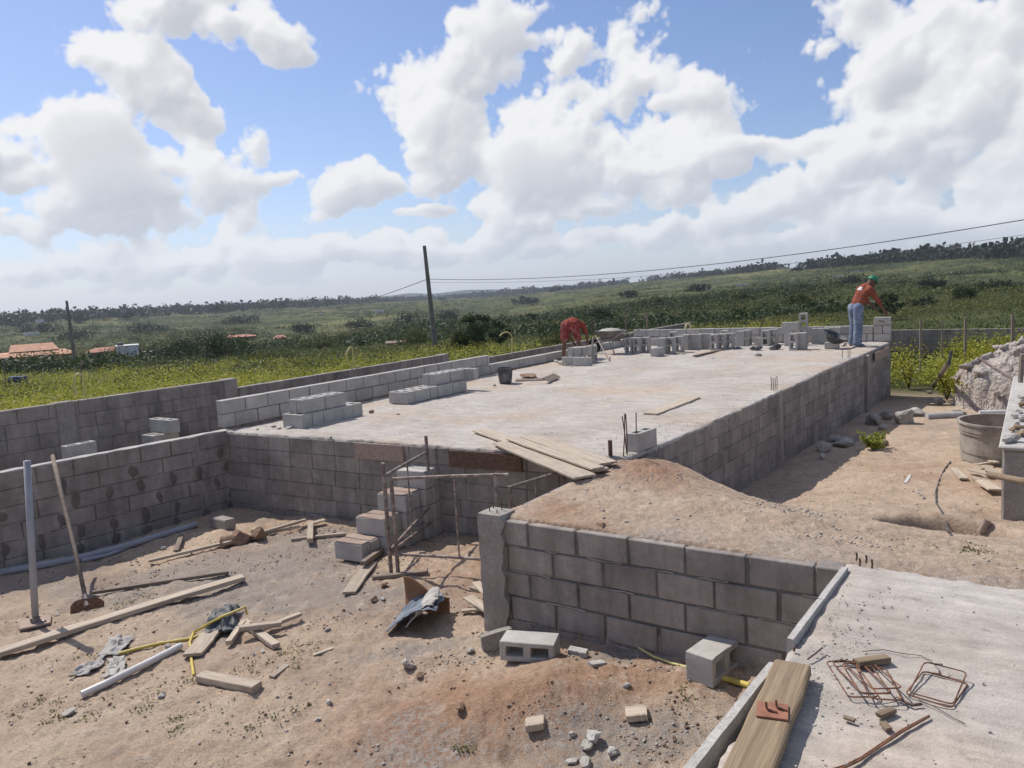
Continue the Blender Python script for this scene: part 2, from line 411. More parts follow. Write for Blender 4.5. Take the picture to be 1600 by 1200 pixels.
M['orange'] = mat_plain('orange_cloth', (.27, .085, .055, 1), .9, .1, .35, 5, bump=.012)
M['white'] = mat_plain('white_print', (.7, .7, .68, 1), .8, .2, .1, 5)
M['jeans'] = mat_plain('blue_jeans', (.15, .19, .27, 1), .9, .1, .35, 7, bump=.012, c2=(.27, .31, .37, 1))
M['shoe'] = mat_plain('dusty_shoe', (.25, .23, .21, 1), .8, .2, .3, 12)
M['green'] = mat_plain('green_helmet', (.02, .21, .11, 1), .55, .35, .1, 6)
M['hair'] = mat_plain('dark_hair', (.03, .025, .022, 1), .7, .3, .3, 40)
M['tank'] = mat_plain('fibre_tank', (.38, .34, .29, 1), .8, .25, .4, 4, c2=(.24, .21, .175, 1))
M['steel'] = mat_plain('grey_steel', (.24, .235, .23, 1), .5, .5, .3, 14, metal=.5, c2=(.20, .14, .11, 1))
M['rubber'] = mat_plain('black_rubber', (.03, .03, .03, 1), .85, .2, .3, 20)
M['bucket'] = mat_plain('black_bucket', (.07, .072, .075, 1), .6, .35, .3, 8, c2=(.2, .19, .18, 1))
M['pole'] = mat_plain('pole_concrete', (.22, .20, .175, 1), .9, .2, .25, 1.5)
M['wire'] = mat_plain('wire', (.06, .06, .065, 1), .6, .4, .1, 2)
M['tile'] = mat_plain('orange_roof_tiles', (.62, .36, .24, 1), .9, .2, .2, 1.0)
M['tile_red'] = mat_plain('red_roof_tiles', (.48, .25, .18, 1), .9, .2, .25, 1.0)
M['wallwhite'] = mat_plain('whitewash', (.62, .62, .62, 1), .9, .2, .15, .6)
M['wallbrown'] = mat_plain('brown_render', (.26, .19, .15, 1), .9, .2, .3, .6)
M['glassd'] = mat_plain('dark_opening', (.03, .03, .035, 1), .4, .5, .1, 2)
M['bluetank'] = mat_plain('dark_blue_plastic', (.015, .03, .10, 1), .4, .5, .1, 3)
def mat_leaf(name, c1, c2, c3, sc=.25):
    t = MT(name, .6, .25).pos(); k = t.mix(t.attr('tint'), c1, c2); k = t.mix(t.ramp(t.noise(sc, 4, .6), .45, .65), k, c3)
    m_ = t.done(k); b = t.b
    tr = t.t.nodes.new('ShaderNodeBsdfTranslucent'); t.lk(k, tr.inputs[0]); mx = t.t.nodes.new('ShaderNodeMixShader'); mx.inputs[0].default_value = .3
    out = t.t.nodes['Material Output']; t.lk(b.outputs[0], mx.inputs[1]); t.lk(tr.outputs[0], mx.inputs[2]); t.lk(mx.outputs[0], out.inputs[0]); return m_
M['weed'] = mat_leaf('weed_leaves', (.31, .31, .035, 1), (.45, .42, .05, 1), (.22, .26, .04, 1), .35)
M['scrub'] = mat_leaf('scrub_leaves', (.042, .058, .018, 1), (.125, .14, .040, 1), (.16, .155, .06, 1), .01)
M['tree'] = mat_leaf('tree_leaves', (.020, .036, .014, 1), (.055, .085, .028, 1), (.035, .055, .02, 1), .2)
M['treefar'] = mat_leaf('far_tree_leaves', (.016, .026, .014, 1), (.04, .055, .024, 1), (.025, .036, .018, 1), .02)
M['dry'] = mat_leaf('dry_grass', (.14, .15, .05, 1), (.26, .22, .11, 1), (.09, .12, .04, 1), 1.0)
M['bark'] = mat_plain('bark', (.10, .075, .055, 1), .95, .1, .3, 4)
# ================================================================ terrain
def rbf(pts):
    X = np.array([[p[0], p[1]] for p in pts]); Z = np.array([p[2] for p in pts]); m_ = Z.mean()
    D = np.sqrt(((X[:, None] - X[None]) ** 2).sum(-1)); w = np.linalg.solve(-D + np.eye(len(X)) * -1e-3, Z - m_)
    def f(x, y):
        o = np.full(np.shape(x), m_)
        for (q, k) in zip(X, w): o = o - k * np.sqrt((x - q[0]) ** 2 + (y - q[1]) ** 2)
        return o
    return f
def Q(u, v, z): return tuple(P(u, v, z))
LOW = rbf([Q(780, 985, -.93), Q(1180, 1050, -.76), Q(940, 1030, -.84), Q(560, 875, -1.05), Q(430, 815, -1.08), Q(350, 835, -1.04), Q(50, 975, -1.12),
  Q(0, 1005, -1.12), Q(100, 1180, -1.05), Q(500, 1190, -1.0), Q(800, 1190, -.95), Q(1050, 1185, -.86), Q(1150, 1070, -.8), Q(0, 900, -1.16), Q(300, 845, -1.13),
  Q(700, 870, -1.02), Q(200, 900, -1.1), Q(330, 960, -1.07), Q(600, 1000, -1.0), Q(850, 1050, -.80), Q(850, 1110, -.84), Q(620, 905, -1.05)]
  + [tuple(W2(a, b, z)) for a, b, z in [(-6, -.5, -1.1), (-3, -.3, -1.08), (-.5, -.3, -1.05), (-6, -8, -1.15), (-3, -9, -1.1), (1.5, -7, -.95), (-9, -4, -1.15), (-8, 4, -1.1)]])
UPP = rbf([tuple(W2(a, b, z)) for a, b, z in [(0, -2.1, .0), (1, -2.1, .005), (2, -2.1, .0), (.05, -1, -.01), (1, -1.1, -.03), (1.8, -1.0, -.08), (.6, -.4, -.05), (1.3, -.4, -.2), (.8, .1, -.22), (.1, -.1, -.01), (.12, .35, -.06),
  (.1, 1.6, -.95), (.1, 3, -1.1), (.1, 5, -1.15), (.1, 8, -1.22), (.1, 13.5, -1.25), (.1, 18, -1.25), (2.45, -2.2, -.03), (2.45, -5, -.05), (5, -4, -.05), (4, -7, -.05), (8, -4, -.08), (3, -8, -.05), (6, -1, -.3), (8, 3, -.9), (6, 14, -1.2), (3.4, 12, -1.2), (9, 9, -1.1)]]
  + [Q(1060, 729, -.26), Q(1100, 749, -.42), Q(1150, 777, -.6), Q(1230, 802, -.5), Q(1300, 838, -.14), Q(1370, 868, -.05), Q(1450, 885, -.05), Q(1590, 905, -.05),
     Q(1330, 790, -.75), Q(1400, 750, -1.0), Q(1280, 770, -1.08), Q(1520, 727, -1.05), Q(1555, 832, -.72), Q(1480, 790, -.8), Q(1380, 820, -.45), Q(1590, 860, -.3), Q(1450, 700, -1.12), Q(1470, 860, -.2),
     Q(1400, 850, -.15)])
RR = [10, 14, 20, 35, 60, 90, 130, 200, 400, 800, 1200, 2500]
ZL = [-1.15, -1.2, -1.35, -1.9, -2.8, -4.0, -5.8, -8.0, -12, -14, -10, 0]
ZR = [-1.15, -1.2, -1.3, -1.5, -2.2, -2.9, -3.6, -4.6, -5.5, 1.0, 11, 12]
RGU = [(-200, -2), (0, -2), (400, -3), (700, -6), (900, -2), (1000, 3), (1200, 7), (1300, 9), (1450, 11), (1600, 12), (1900, 14)]
def TER(r, az):
    lr = np.log(np.clip(r, 8, 9000)); k = sstep(math.radians(-4), math.radians(24), az)
    a = np.interp(lr, np.log(RR[:-1]), ZL[:-1]); b = np.interp(lr, np.log(RR[:-1]), ZR[:-1])
    z = a * (1 - k) + b * k
    azs = [azel(u, 450)[0] for u, _ in RGU]; rg = np.interp(az, azs, [q for _, q in RGU]) / F   # height of the far ridge over eye level
    Rd = np.interp(az, [azel(u, 450)[0] for u in (0, 500, 700, 1000, 1300, 1600)], [1300, 1700, 3000, 2200, 1150, 900])
    w = sstep(.35, 1.0, r / Rd); zr = H + rg * Rd
    z = z * (1 - w) + zr * w
    z = z - sstep(1.0, 3.0, r / Rd) * 30
    n = fbm(r * np.sin(az) / 90, r * np.cos(az) / 90, 40, 4)
    return z + n * np.clip((r - 40) / 400, 0, 1) * 5.5 * (1 - .8 * w)
def ground_z(x, y):
    x = np.asarray(x, float); y = np.asarray(y, float); a, b = toab(x, y); r = np.hypot(x, y); az = np.arctan2(x, y)
    lo = LOW(x, y); hi = UPP(x, y)
    hi = np.clip(hi, -1.4, .012)
    hx, hy, _ = P(1478, 806, -.58); d = np.hypot((x - hx) / .50, (y - hy) / .46); hi = hi - .85 * np.exp(-d ** 6)
    # upper region: the dirt wedge, the yard and what is under the slab (soft step hidden inside the walls)
    dU = np.minimum(a + .11, b + 2.19); dU = np.maximum(dU, a - 2.5)
    dI = np.maximum(a - .0, -b)                       # >0 outside the platform
    dU = np.where((a < 0) & (b > 0), np.minimum(dU, dI), dU)
    w = sstep(-.02, .02, dU)
    lo = np.clip(lo, -1.3, -.6) + .10 * np.exp(-((x - P(850, 1075, -.8)[0]) ** 2 / .35 + (y - P(850, 1075, -.8)[1]) ** 2 / .12))
    lo = lo + .06 * np.exp(-((x - P(700, 900, -1)[0]) ** 2 / .3 + (y - P(700, 900, -1)[1]) ** 2 / .3))
    z = lo * (1 - w) + hi * w
    nearW = np.exp(-np.abs(b + 2.15) / .12) * (a < 2.5)
    z = z + fbm(x * 1.6, y * 1.6, 3, 4) * .05 * (1 - .55 * w) + (fbm(x * 9, y * 9, 9, 3) * .024 + fbm(x * 30, y * 30, 12, 2) * .010) * (1 - .6 * nearW) - .03 * np.exp(-np.abs(b + 2.18) / .03) * (a < 2.5) * w
    inside = (a < -.05) & (b > .1) & (a > -6.2) & (b < 13.8); z = np.where(inside, -1.3, z)
    slab = ((a > 2.45) & (b < slab_b(a) - .05)); z = np.where(slab, np.minimum(z, -.07), z)
    T = TER(r, az) + fbm(x / 3, y / 3, 21, 3) * .25 * sstep(14, 40, r)
    kb = np.maximum(sstep(13.5, 19, r) * (a > -.1), np.maximum(sstep(-7.4, -8.6, a), sstep(14.5, 16.5, b)))
    kb = np.maximum(kb, sstep(12, 20, r) * (b < -6))
    return z * (1 - kb) + T * kb
_p, _q = toab(*P(1335, 868)[:2]), toab(*P(1600, 908)[:2])
def slab_b(a): return _p[1] + (a - _p[0]) * (_q[1] - _p[1]) / (_q[0] - _p[0]) + .05 * fbm(np.asarray(a) * 2, 0 * np.asarray(a), 5, 3)
def rp(u, v, D):                                  # point on a viewing ray at horizontal distance D
    d = (u - 800) / F * rt - (v - 600) / F * up + fw; t_ = D / math.hypot(d[0], d[1]); return Vector((d[0] * t_, d[1] * t_, H + d[2] * t_))
def G(u, v, z0=-1.0, lift=0.0, D0=1.6, D1=900.0):
    d = (u - 800) / F * rt - (v - 600) / F * up + fw; d = d / math.hypot(d[0], d[1])
    D = np.geomspace(D0, D1, 2600); g_ = ground_z(d[0] * D, d[1] * D); k = np.argmax(H + d[2] * D < g_)
    if k == 0: k = len(D) - 1
    D = np.linspace(D[k - 1], D[k], 30); g_ = ground_z(d[0] * D, d[1] * D); k = np.argmax(H + d[2] * D <= g_); D = D[k]
    return Vector((d[0] * D, d[1] * D, H + d[2] * D))
def gz(x, y): return float(ground_z(x, y))
th = np.concatenate([np.arange(-180, -70, 5), np.arange(-70, -38, .8), np.arange(-38, 38, .13), np.arange(38, 70, .8), np.arange(70, 180.1, 5)])
rr = np.concatenate([[.02, .5, 1.0, 1.5], 1.8 * 1.0055 ** np.arange(0, 530), 1.8 * 1.0055 ** 530 * 1.012 ** np.arange(1, 420)])
rr = rr[rr < 9000]
TH, R_ = np.meshgrid(np.radians(th), rr); X = R_ * np.sin(TH); Y = R_ * np.cos(TH)
Z = ground_z(X, Y); n0, n1_ = X.shape
V = np.stack([X, Y, Z], -1).reshape(-1, 3)
I = (np.arange(n0 - 1)[:, None] * n1_ + np.arange(n1_ - 1)[None]).ravel()
Fq = np.stack([I, I + 1, I + n1_ + 1, I + n1_], 1)[:, ::-1]
a_, b_ = toab(V[:, 0], V[:, 1]); rad = np.hypot(V[:, 0], V[:, 1])
def spot(u, v, ru, rv, z=-1.0, rx=None):
    c = P(u, v, z); e = P(u + ru, v, z); g = P(u, v - rv, z); sx = abs(e.x - c.x) + 1e-6; sy = abs(g.y - c.y) + 1e-6
    return np.exp(-(((V[:, 0] - c.x) / sx) ** 2 + ((V[:, 1] - c.y) / sy) ** 2))
nz_ = fbm(V[:, 0] * 1.2, V[:, 1] * 1.2, 60, 5, .6)
red = spot(860, 1070, 270, 60, -.85) * .9 + spot(700, 900, 110, 45) * .5 + spot(1040, 745, 80, 30, -.1) * .9 + spot(870, 800, 60, 25, 0) * .8 + spot(600, 1150, 300, 60) * .25 + spot(1500, 760, 120, 50) * .5 + spot(400, 835, 60, 20) * .7
grav = spot(430, 900, 130, 40) * 1.1 + spot(200, 900, 180, 30) * .9 + spot(1010, 1150, 130, 45, -.85) * 1.0 + spot(520, 840, 100, 20) * .8 + spot(660, 1020, 90, 14) + spot(960, 1025, 120, 14, -.85) + spot(620, 920, 60, 20) * .5
white = sstep(.55, .0, np.abs(b_ - slab_b(a_) - .1)) * (a_ > 1.9) * .9 + spot(1150, 830, 160, 40, 0) * .6 + spot(1050, 830, 120, 25, 0) * .7 + spot(1250, 855, 90, 15, 0) * .9 + spot(300, 900, 120, 12) * .5 + spot(740, 1025, 60, 12, -.9) * .8 + spot(1480, 640, 100, 15, -1.2) * .8
veg = np.clip(np.maximum(sstep(-8.1, -8.4, a_), np.maximum(sstep(18, 23, rad) * (a_ > 0), sstep(15.5, 17, b_))), 0, 1); veg = np.maximum(veg, sstep(25, 30, rad))
red = np.clip(red + nz_ * .7, 0, 1); grav = np.clip(grav + nz_ * .8, 0, 1); white = np.clip(white * .8 + nz_ * .5, 0, 1)
t = MT('earth', .95, .12).pos()
nA = t.noise(2.2, 6, .65); nB = t.noise(26, 5, .7); nC = t.noise(110, 3, .7)
k = t.mix(t.ramp(nA, .35, .65), srgb(210, 189, 166), srgb(193, 171, 149))
k = t.mix(t.attr('red'), k, srgb(174, 138, 113)); k = t.mix(t.ramp(t.ma('MULTIPLY', t.attr('grav'), t.ramp(nB, .35, .6)), .1, .5), k, srgb(166, 156, 146))
k = t.mix(t.ramp(t.ma('MULTIPLY', t.attr('white'), t.ramp(nB, .35, .65)), .15, .8), k, srgb(196, 182, 168))
k = t.mul(k, t.ramp(nB, .3, .7), .78, 1.16); k = t.mul(k, t.ramp(nC, .3, .7), .80, 1.14)
k = t.mix(t.ramp(t.noise(.7, 7, .7), .55, .68, 0, .4), k, srgb(158, 130, 108)); k = t.mix(t.ramp(t.noise(3.1, 7, .72, dist=1.2), .58, .68, 0, .4), k, srgb(140, 118, 98)); k = t.mix(t.ramp(t.noise(4.3, 6, .7), .56, .68, 0, .6), k, srgb(214, 198, 180))
pv = t.vor(60); k = t.mix(t.ramp(pv, .10, .16, .35, 0), k, srgb(130, 118, 108))
# fields beyond the site: patches of dry grass, scrub and bare soil
f1 = t.noise(.013, 6, .62, dist=.8); f2 = t.noise(.09, 5, .65); f3 = t.noise(.0035, 4, .6, dist=1.0)
g = t.mix(t.ramp(f1, .42, .58), (.042, .055, .019, 1), (.105, .11, .038, 1)); g = t.mix(t.ramp(f2, .5, .68, 0, .8), g, (.030, .042, .016, 1))
g = t.mix(t.ramp(f3, .56, .62, 0, .8), g, (.16, .155, .06, 1)); g = t.mix(t.ramp(t.noise(.05, 6, .7), .64, .72, 0, .6), g, (.21, .155, .105, 1))
k = t.mix(t.attr('veg'), k, g)
t.bump(nB, .035, .8).bump(t.noise(55, 4, .7), .012, .8).bump(nC, .006, .8)
gr = npmesh('ground', V, Fq, t.done(k), dict(red=red, grav=grav, white=white, veg=veg), smooth=True)
tag(gr, kind='structure')
# blue hills on the horizon
hv = []; hf = []
for k, u in enumerate(np.arange(-500, 2100, 8)):
    az_, _ = azel(u, 455); D = 11000; hh = 20 + 30 * math.exp(-((u - 735) / 45) ** 2) + 34 * math.exp(-((u - 640) / 28) ** 2) + 18 * math.exp(-((u - 900) / 120) ** 2) + 14 * float(fbm(u / 60, 0, 80, 4))
    for d_, z_ in ((D - 900, -60), (D, hh), (D + 1500, -60)): hv.append((d_ * math.sin(az_), d_ * math.cos(az_), z_))
    if k:
        o = k * 3; hf += [(o - 3, o, o + 1, o - 2), (o - 2, o + 1, o + 2, o - 1)]
hl = npmesh('hills', np.array(hv), np.array(hf), M['treefar'], dict(tint=np.full(len(hv), .5))); tag(hl, kind='structure')
# ================================================================ slabs and walls
def slab_sheet(name, c, n1_, n2_, mat, thick=.05, rough=.02, zf=None):
    """c: four corners (a,b) near-right, near-left, far-left, far-right; bumpy top with a broken edge"""
    s = np.linspace(0, 1, n1_); t_ = np.linspace(0, 1, n2_); S_, T_ = np.meshgrid(s, t_)
    c = np.array(c, float)
    ab = (c[0] * ((1 - S_) * (1 - T_))[..., None] + c[1] * (S_ * (1 - T_))[..., None] + c[2] * (S_ * T_)[..., None] + c[3] * ((1 - S_) * T_)[..., None])
    a, b = ab[..., 0].copy(), ab[..., 1].copy(); cx, cy = c.mean(0)
    edge = np.zeros_like(a, bool); edge[0] = edge[-1] = True; edge[:, 0] = edge[:, -1] = True
    pull = np.abs(fbm(a * 6 + 3, b * 6, 31, 4, .7)) * rough * 1.3
    d = np.hypot(a - cx, b - cy) + 1e-6
    a = np.where(edge, a - np.sign(a - cx) * pull, a); b = np.where(edge, b - np.sign(b - cy) * pull, b)
    z = fbm(a * 1.1, b * .5, 33, 3) * .022 + fbm(a * 7, b * 4, 35, 3) * .008 + fbm(a * 26, b * 26, 36, 2) * .004
    e_ = np.minimum.reduce([np.minimum(S_, 1 - S_) * np.linalg.norm(c[1] - c[0]), np.minimum(T_, 1 - T_) * np.linalg.norm(c[3] - c[0])])
    z = z - .018 * np.exp(-e_ / .05) * (1 + fbm(a * 9, b * 9, 37, 3) * 2)
    if zf is not None: z = z + zf(a, b)
    x = C0[0] + a * e1[0] + b * e2[0]; y = C0[1] + a * e1[1] + b * e2[1]
    top = np.stack([x, y, z], -1).reshape(-1, 3); nn = len(top); I = (np.arange(n2_ - 1)[:, None] * n1_ + np.arange(n1_ - 1)[None]).ravel()
    fq = [np.stack([I, I + n1_, I + n1_ + 1, I + 1], 1)]
    ring = np.concatenate([np.arange(n1_), (np.arange(1, n2_) * n1_ + n1_ - 1), ((n2_ - 1) * n1_ + np.arange(n1_ - 2, -1, -1)), (np.arange(n2_ - 2, 0, -1) * n1_)])
    low = top[ring].copy(); low[:, 2] = -thick + fbm(low[:, 0] * 8, low[:, 1] * 8, 39, 3) * .02
    m_ = len(ring); k = np.arange(m_); fq.append(np.stack([ring[k], ring[(k + 1) % m_], nn + (k + 1) % m_, nn + k], 1))
    o = npmesh(name, np.concatenate([top, low]), np.concatenate(fq), mat, dict(tint=np.full(nn + m_, .5)), smooth=True)
    return tag(o, kind='structure')
t = MT('slab_concrete', .9, .2).pos()
nA = t.noise(.9, 6, .62, dist=.4); nB = t.noise(9, 5, .68); nC = t.noise(120, 3, .7)
ca, sa_ = math.cos(ANG1), math.sin(ANG1)
rot = t.t.nodes.new('ShaderNodeVectorRotate'); rot.rotation_type = 'Z_AXIS'; rot.inputs['Angle'].default_value = -ANG1; t.lk(t.co, rot.inputs['Vector'])
vs_ = t.t.nodes.new('ShaderNodeVectorMath'); vs_.operation = 'MULTIPLY'; t.lk(rot.outputs[0], vs_.inputs[0]); vs_.inputs[1].default_value = (2.2, 11, 1)
nS = t.noise(1.0, 5, .68, co=vs_.outputs[0])
k = t.mix(t.ramp(nA, .35, .66), srgb(190, 183, 175), srgb(171, 162, 152))
k = t.mix(t.ramp(t.noise(.45, 4, .6), .49, .64, 0, .65), k, srgb(190, 171, 151))          # soil walked over the screed
k = t.mul(k, t.ramp(nS, .33, .66), .80, 1.10); k = t.mul(k, t.ramp(nB, .3, .7), .86, 1.10); k = t.mul(k, t.ramp(nC, .3, .7), .80, 1.12)
k = t.mix(t.ramp(t.noise(5, 6, .75), .60, .68, 0, .6), k, srgb(140, 130, 122))
t.bump(nS, .02, .6).bump(nB, .012, .7).bump(nC, .005, .7); M['slab'] = t.done(k)
PL = [(.0, 0), (-6.05, -.40), (-6.4, 13.75), (.42, 13.8)]
slab_sheet('slab_floor', PL, 150, 300, M['slab'])
slab_sheet('slab_terrace', [(9, -9.5), (2.42, -9.5), (2.42, -2.12), (9, -2.12)], 240, 240, M['slab'], thick=.12,
           zf=lambda a, b: -sstep(-.03, .10, b - slab_b(a)) * .3)

def wall(name, A, B, z0, z1, label, group=None, th=.14, mat=None, tint=(.2, .8), gap=.014, core=.012, deep=(0, .5), first=None, smear=0, cap=None, cat='block wall', warm=.0, pillar=()):
    A = W2(*A); B = W2(*B); L_ = (B - A).length; d = (B - A) / L_; ang = math.atan2(d.y, d.x); n = Vector((-d.y, d.x, 0))
    R = Matrix.Rotation(ang, 3, 'Z'); root = empty(name, (A + B) / 2 + Vector((0, 0, z0)), label, cat, group)
    mb = MB(); nc = int(math.ceil((z1 - z0) / .2)); ms = MB()
    for k in range(nc):
        zt = z1 - k * .2; zb = max(zt - .2 + gap * .8, z0 - .05); x = -(first if first is not None else random.choice((0, .1, .2))) - (.2 if k % 2 else 0) + random.uniform(-.01, .01)
        while x < L_ - .02:
            w = .39 + random.uniform(-.004, .004); xa = max(x, 0.0); xb = min(x + w, L_)
            if xb - xa > .035:
                mb.ti = random.uniform(*tint); c = A + d * ((xa + xb) / 2) + n * random.uniform(-.004, .004)
                mb.box((c.x, c.y, (zt + zb) / 2 + random.uniform(-.002, .002)), (xb - xa, th, zt - zb), Matrix.Rotation(ang + random.uniform(-.006, .006), 3, 'Z'), ch=.006, jit=.002)
            if smear and k > 0 and random.random() < smear and 0 < xb < L_ - .1:
                cc = A + d * (xb + .007 + random.uniform(-.02, .02)) - n * (th / 2 + .001); hh = random.uniform(.06, .088); ww = random.uniform(.035, .062); ph = random.uniform(0, 6)
                r0 = [1 + .22 * math.sin(2 * q_ * math.pi / 6 + ph) + random.uniform(-.10, .10) for q_ in range(12)]
                pts = [cc + d * (ww * math.cos(q * math.pi / 6) * r0[q]) + Vector((0, 0, (zt + zb) / 2 + hh * math.sin(q * math.pi / 6) * r0[q] + .005)) for q in range(12)]
                ms.add([p - n * .004 for p in pts] + [p + n * .006 for p in pts] + [cc - n * .009 + Vector((0, 0, (zt + zb) / 2))], [(q, (q + 1) % 12, 24) for q in range(12)] + [(q, q + 12, (q + 1) % 12 + 12, (q + 1) % 12) for q in range(12)])
            x += w + gap * random.uniform(.6, 1.5)
    mb.build('block_courses', mat or M['blockwall'], root)
    mo = MB(); c = (A + B) / 2; mo.box((c.x, c.y, (z0 + z1) / 2 - .004), (L_ - .012, th - 2 * core, z1 - z0 - .008), R, ch=.002); 
    mo.build('mortar', M['mortar'], root)
    if smear: ms.build('mortar_smear', M['damp'], root)
    # squeezed mortar along some joints
    sq = MB()
    for k in range(nc):
        zz = z1 - k * .2 - .2 + gap * .4
        if zz < z0 + .03: continue
        x = 0.05
        while x < L_ - .1:
            l = random.uniform(.08, .4)
            if random.random() < .45:
                for sgn in (-1, 1):
                    pts = []
                    for q in range(5):
                        p = A + d * min(x + l * q / 4, L_ - .02) + n * sgn * (th / 2 - .002 + random.uniform(-.002, .003)); p.z = zz + random.uniform(-.004, .004); pts.append(p)
                    sq.ti = random.uniform(.5, 1); sq.tube(pts, [random.uniform(.002, .007) for _ in pts], 5)
            x += l + random.uniform(.05, .5)
    if sq.v: sq.build('mortar_bead', M['cast'], root)
    for px_ in pillar:
        pb = MB(); c = A + d * px_; pb.box((c.x, c.y, (z0 + z1) / 2 + .004), (.24, th + .05, z1 - z0 + .012), R, ch=.01, jit=.004); pb.build('pillar', M['cast'], root)
    if cap:
        cp = MB(); c = (A + B) / 2; nseg = int(L_ / .12)
        vs = []; fs = []
        for q in range(nseg + 1):
            for sgn, zz in ((-1, z1 - .004), (-1, z1 + cap), (1, z1 + cap), (1, z1 - .004)):
                p = A + d * (L_ * q / nseg) + n * sgn * (th / 2 - .006 + random.uniform(-.008, .010)); p.z = zz + random.uniform(-.006, .008) * (zz > z1); vs.append(p)
            if q: fs += [(q * 4 - 4 + i, q * 4 - 4 + (i + 1) % 4, q * 4 + (i + 1) % 4, q * 4 + i) for i in range(4)]
        fs += [(0, 1, 2, 3), (nseg * 4 + 3, nseg * 4 + 2, nseg * 4 + 1, nseg * 4)]
        cp.add(vs, fs).build('mortar_bed', M['cast_light'], root)
    return root
GW = 'long block walls of the site'
wall('retaining_wall', (-.05, -2.15), (2.42, -2.15), -1.15, -.022, 'grey block retaining wall in the foreground holding back the dirt ramp', tint=(.3, .7), first=.14, gap=.02, core=.014)
wall('ramp_side_wall', (-.07, -2.08), (-.07, -.45), -1.15, -.03, 'low wall along the left side of the dirt ramp behind the corner post', tint=(.3, .7), gap=.018)
wall('platform_front_wall', (-6.20, -.35), (-.02, .07), -1.25, -.035, 'shaded front wall of the big raised platform behind the block steps', tint=(.15, .75), gap=.01, core=.008)
wall('platform_side_wall', (-.07, .16), (.35, 13.75), -1.35, -.035, 'long shaded right side wall of the raised platform facing the yard', tint=(.1, .85), gap=.01, core=.008)
wall('yard_wall', (-6.95, -9.0), (-6.09, -.30), -1.3, -.01, 'block wall with dark mortar patches along the left edge of the lower yard', tint=(.35, .65), gap=.012, smear=.72, cap=.012)
wall('boundary_wall', (-8.42, -9.5), (-7.98, 1.2), -1.4, .50, 'tall boundary wall in front of the yellow green weeds at the far left', GW, tint=(.3, .6), gap=.008, core=.005, pillar=(7.95, 10.6))
wall('boundary_wall', (-7.98, 1.24), (-8.12, 7.1), -1.4, .34, 'middle length of boundary wall running behind the left parapet', GW, tint=(.3, .6), gap=.008, core=.005, pillar=(5.75,))
wall('boundary_wall', (-8.12, 7.14), (-8.1, 22.6), -1.6, .10, 'farthest low length of boundary wall behind the bending worker', GW, tint=(.3, .6), gap=.008, core=.005)
wall('boundary_wall', (-8.0, 22.9), (12, 22.9), -1.7, -.36, 'low wall crossing behind the yard at the right edge of the weeds', GW, tint=(.4, .6), gap=.008, core=.004)
wall('parapet_wall', (-6.26, -.30), (-6.30, 6.25), .0, .40, 'two course parapet of new blocks on the left edge of the platform', 'parapet walls on the platform', mat=M['block'], tint=(.3, .7), gap=.014, core=.02)
wall('parapet_wall', (-6.30, 6.27), (-6.32, 13.6), .0, .20, 'one course row of blocks continuing the left parapet towards the worker in red', 'parapet walls on the platform', mat=M['block'], tint=(.3, .7), gap=.014, core=.02)
wall('parapet_wall', (-6.38, 13.74), (.02, 13.74), .0, .40, 'two course parapet of blocks across the far end of the platform', 'parapet walls on the platform', mat=M['block'], tint=(.3, .7), gap=.014, core=.02)
wall('corner_wall', (.05, 13.74), (.42, 13.74), .0, .60, 'three course corner of new blocks that the worker in the green helmet is laying', None, mat=M['block'], tint=(.4, .7), gap=.014, core=.02, first=0)
# cast concrete corner post of the ramp
c = W2(-.13, -2.16); o = empty('corner_post', (c.x, c.y, -1.1), 'rough cast concrete corner post at the left end of the foreground block wall', 'concrete post')
pb = MB(); segs = 16; vs = []; fs = []
for i in range(segs + 1):
    z = -1.1 + 1.12 * i / segs
    for (p, q) in ((-.10, -.10), (0, -.105), (.11, -.10), (.112, 0), (.11, .10), (0, .1), (-.10, .10), (-.105, 0)):
        r_ = random.uniform(-.008, .008) + (.03 * (q < 0 < p) * (random.random() < .4))
        w = W2(-.13 + p + r_, -2.16 + q + random.uniform(-.006, .006)); vs.append((w.x, w.y, z))
    if i: fs += [(i * 8 - 8 + k, i * 8 - 8 + (k + 1) % 8, i * 8 + (k + 1) % 8, i * 8 + k) for k in range(8)]
vs.append((c.x, c.y, .035)); fs += [(segs * 8 + k, segs * 8 + (k + 1) % 8, len(vs) - 1) for k in range(8)]
pb.add(vs, fs).build('column', M['cast'], o)
for (p, q, h) in ((-.03, -.04, .07), (.04, .03, .09), (.05, -.05, .05), (-.05, .04, .06)):
    w = W2(-.13 + p, -2.16 + q); MB().tube([(w.x, w.y, -.02), (w.x + .004, w.y, h)], .005, 6).build('rebar', M['rebar'], o)
# columns cast between the blocks of the platform walls
for (a, b, w_, lab) in ((.085, 4.95, .22, 'cast column in the middle of the platform side wall'), (.33, 10.9, .22, 'cast column near the far end of the platform side wall')):
    pb = MB(); along = ANG1 if b < 0 else ANG2; dd = W2(a, b); pb.box((dd.x, dd.y, -.66), (w_, .146, 1.22), Matrix.Rotation(along, 3, 'Z'), ch=.012, jit=.004)
    o = pb.build('concrete_column', M['cast']); tag(o, lab, 'column', 'columns in the platform walls')
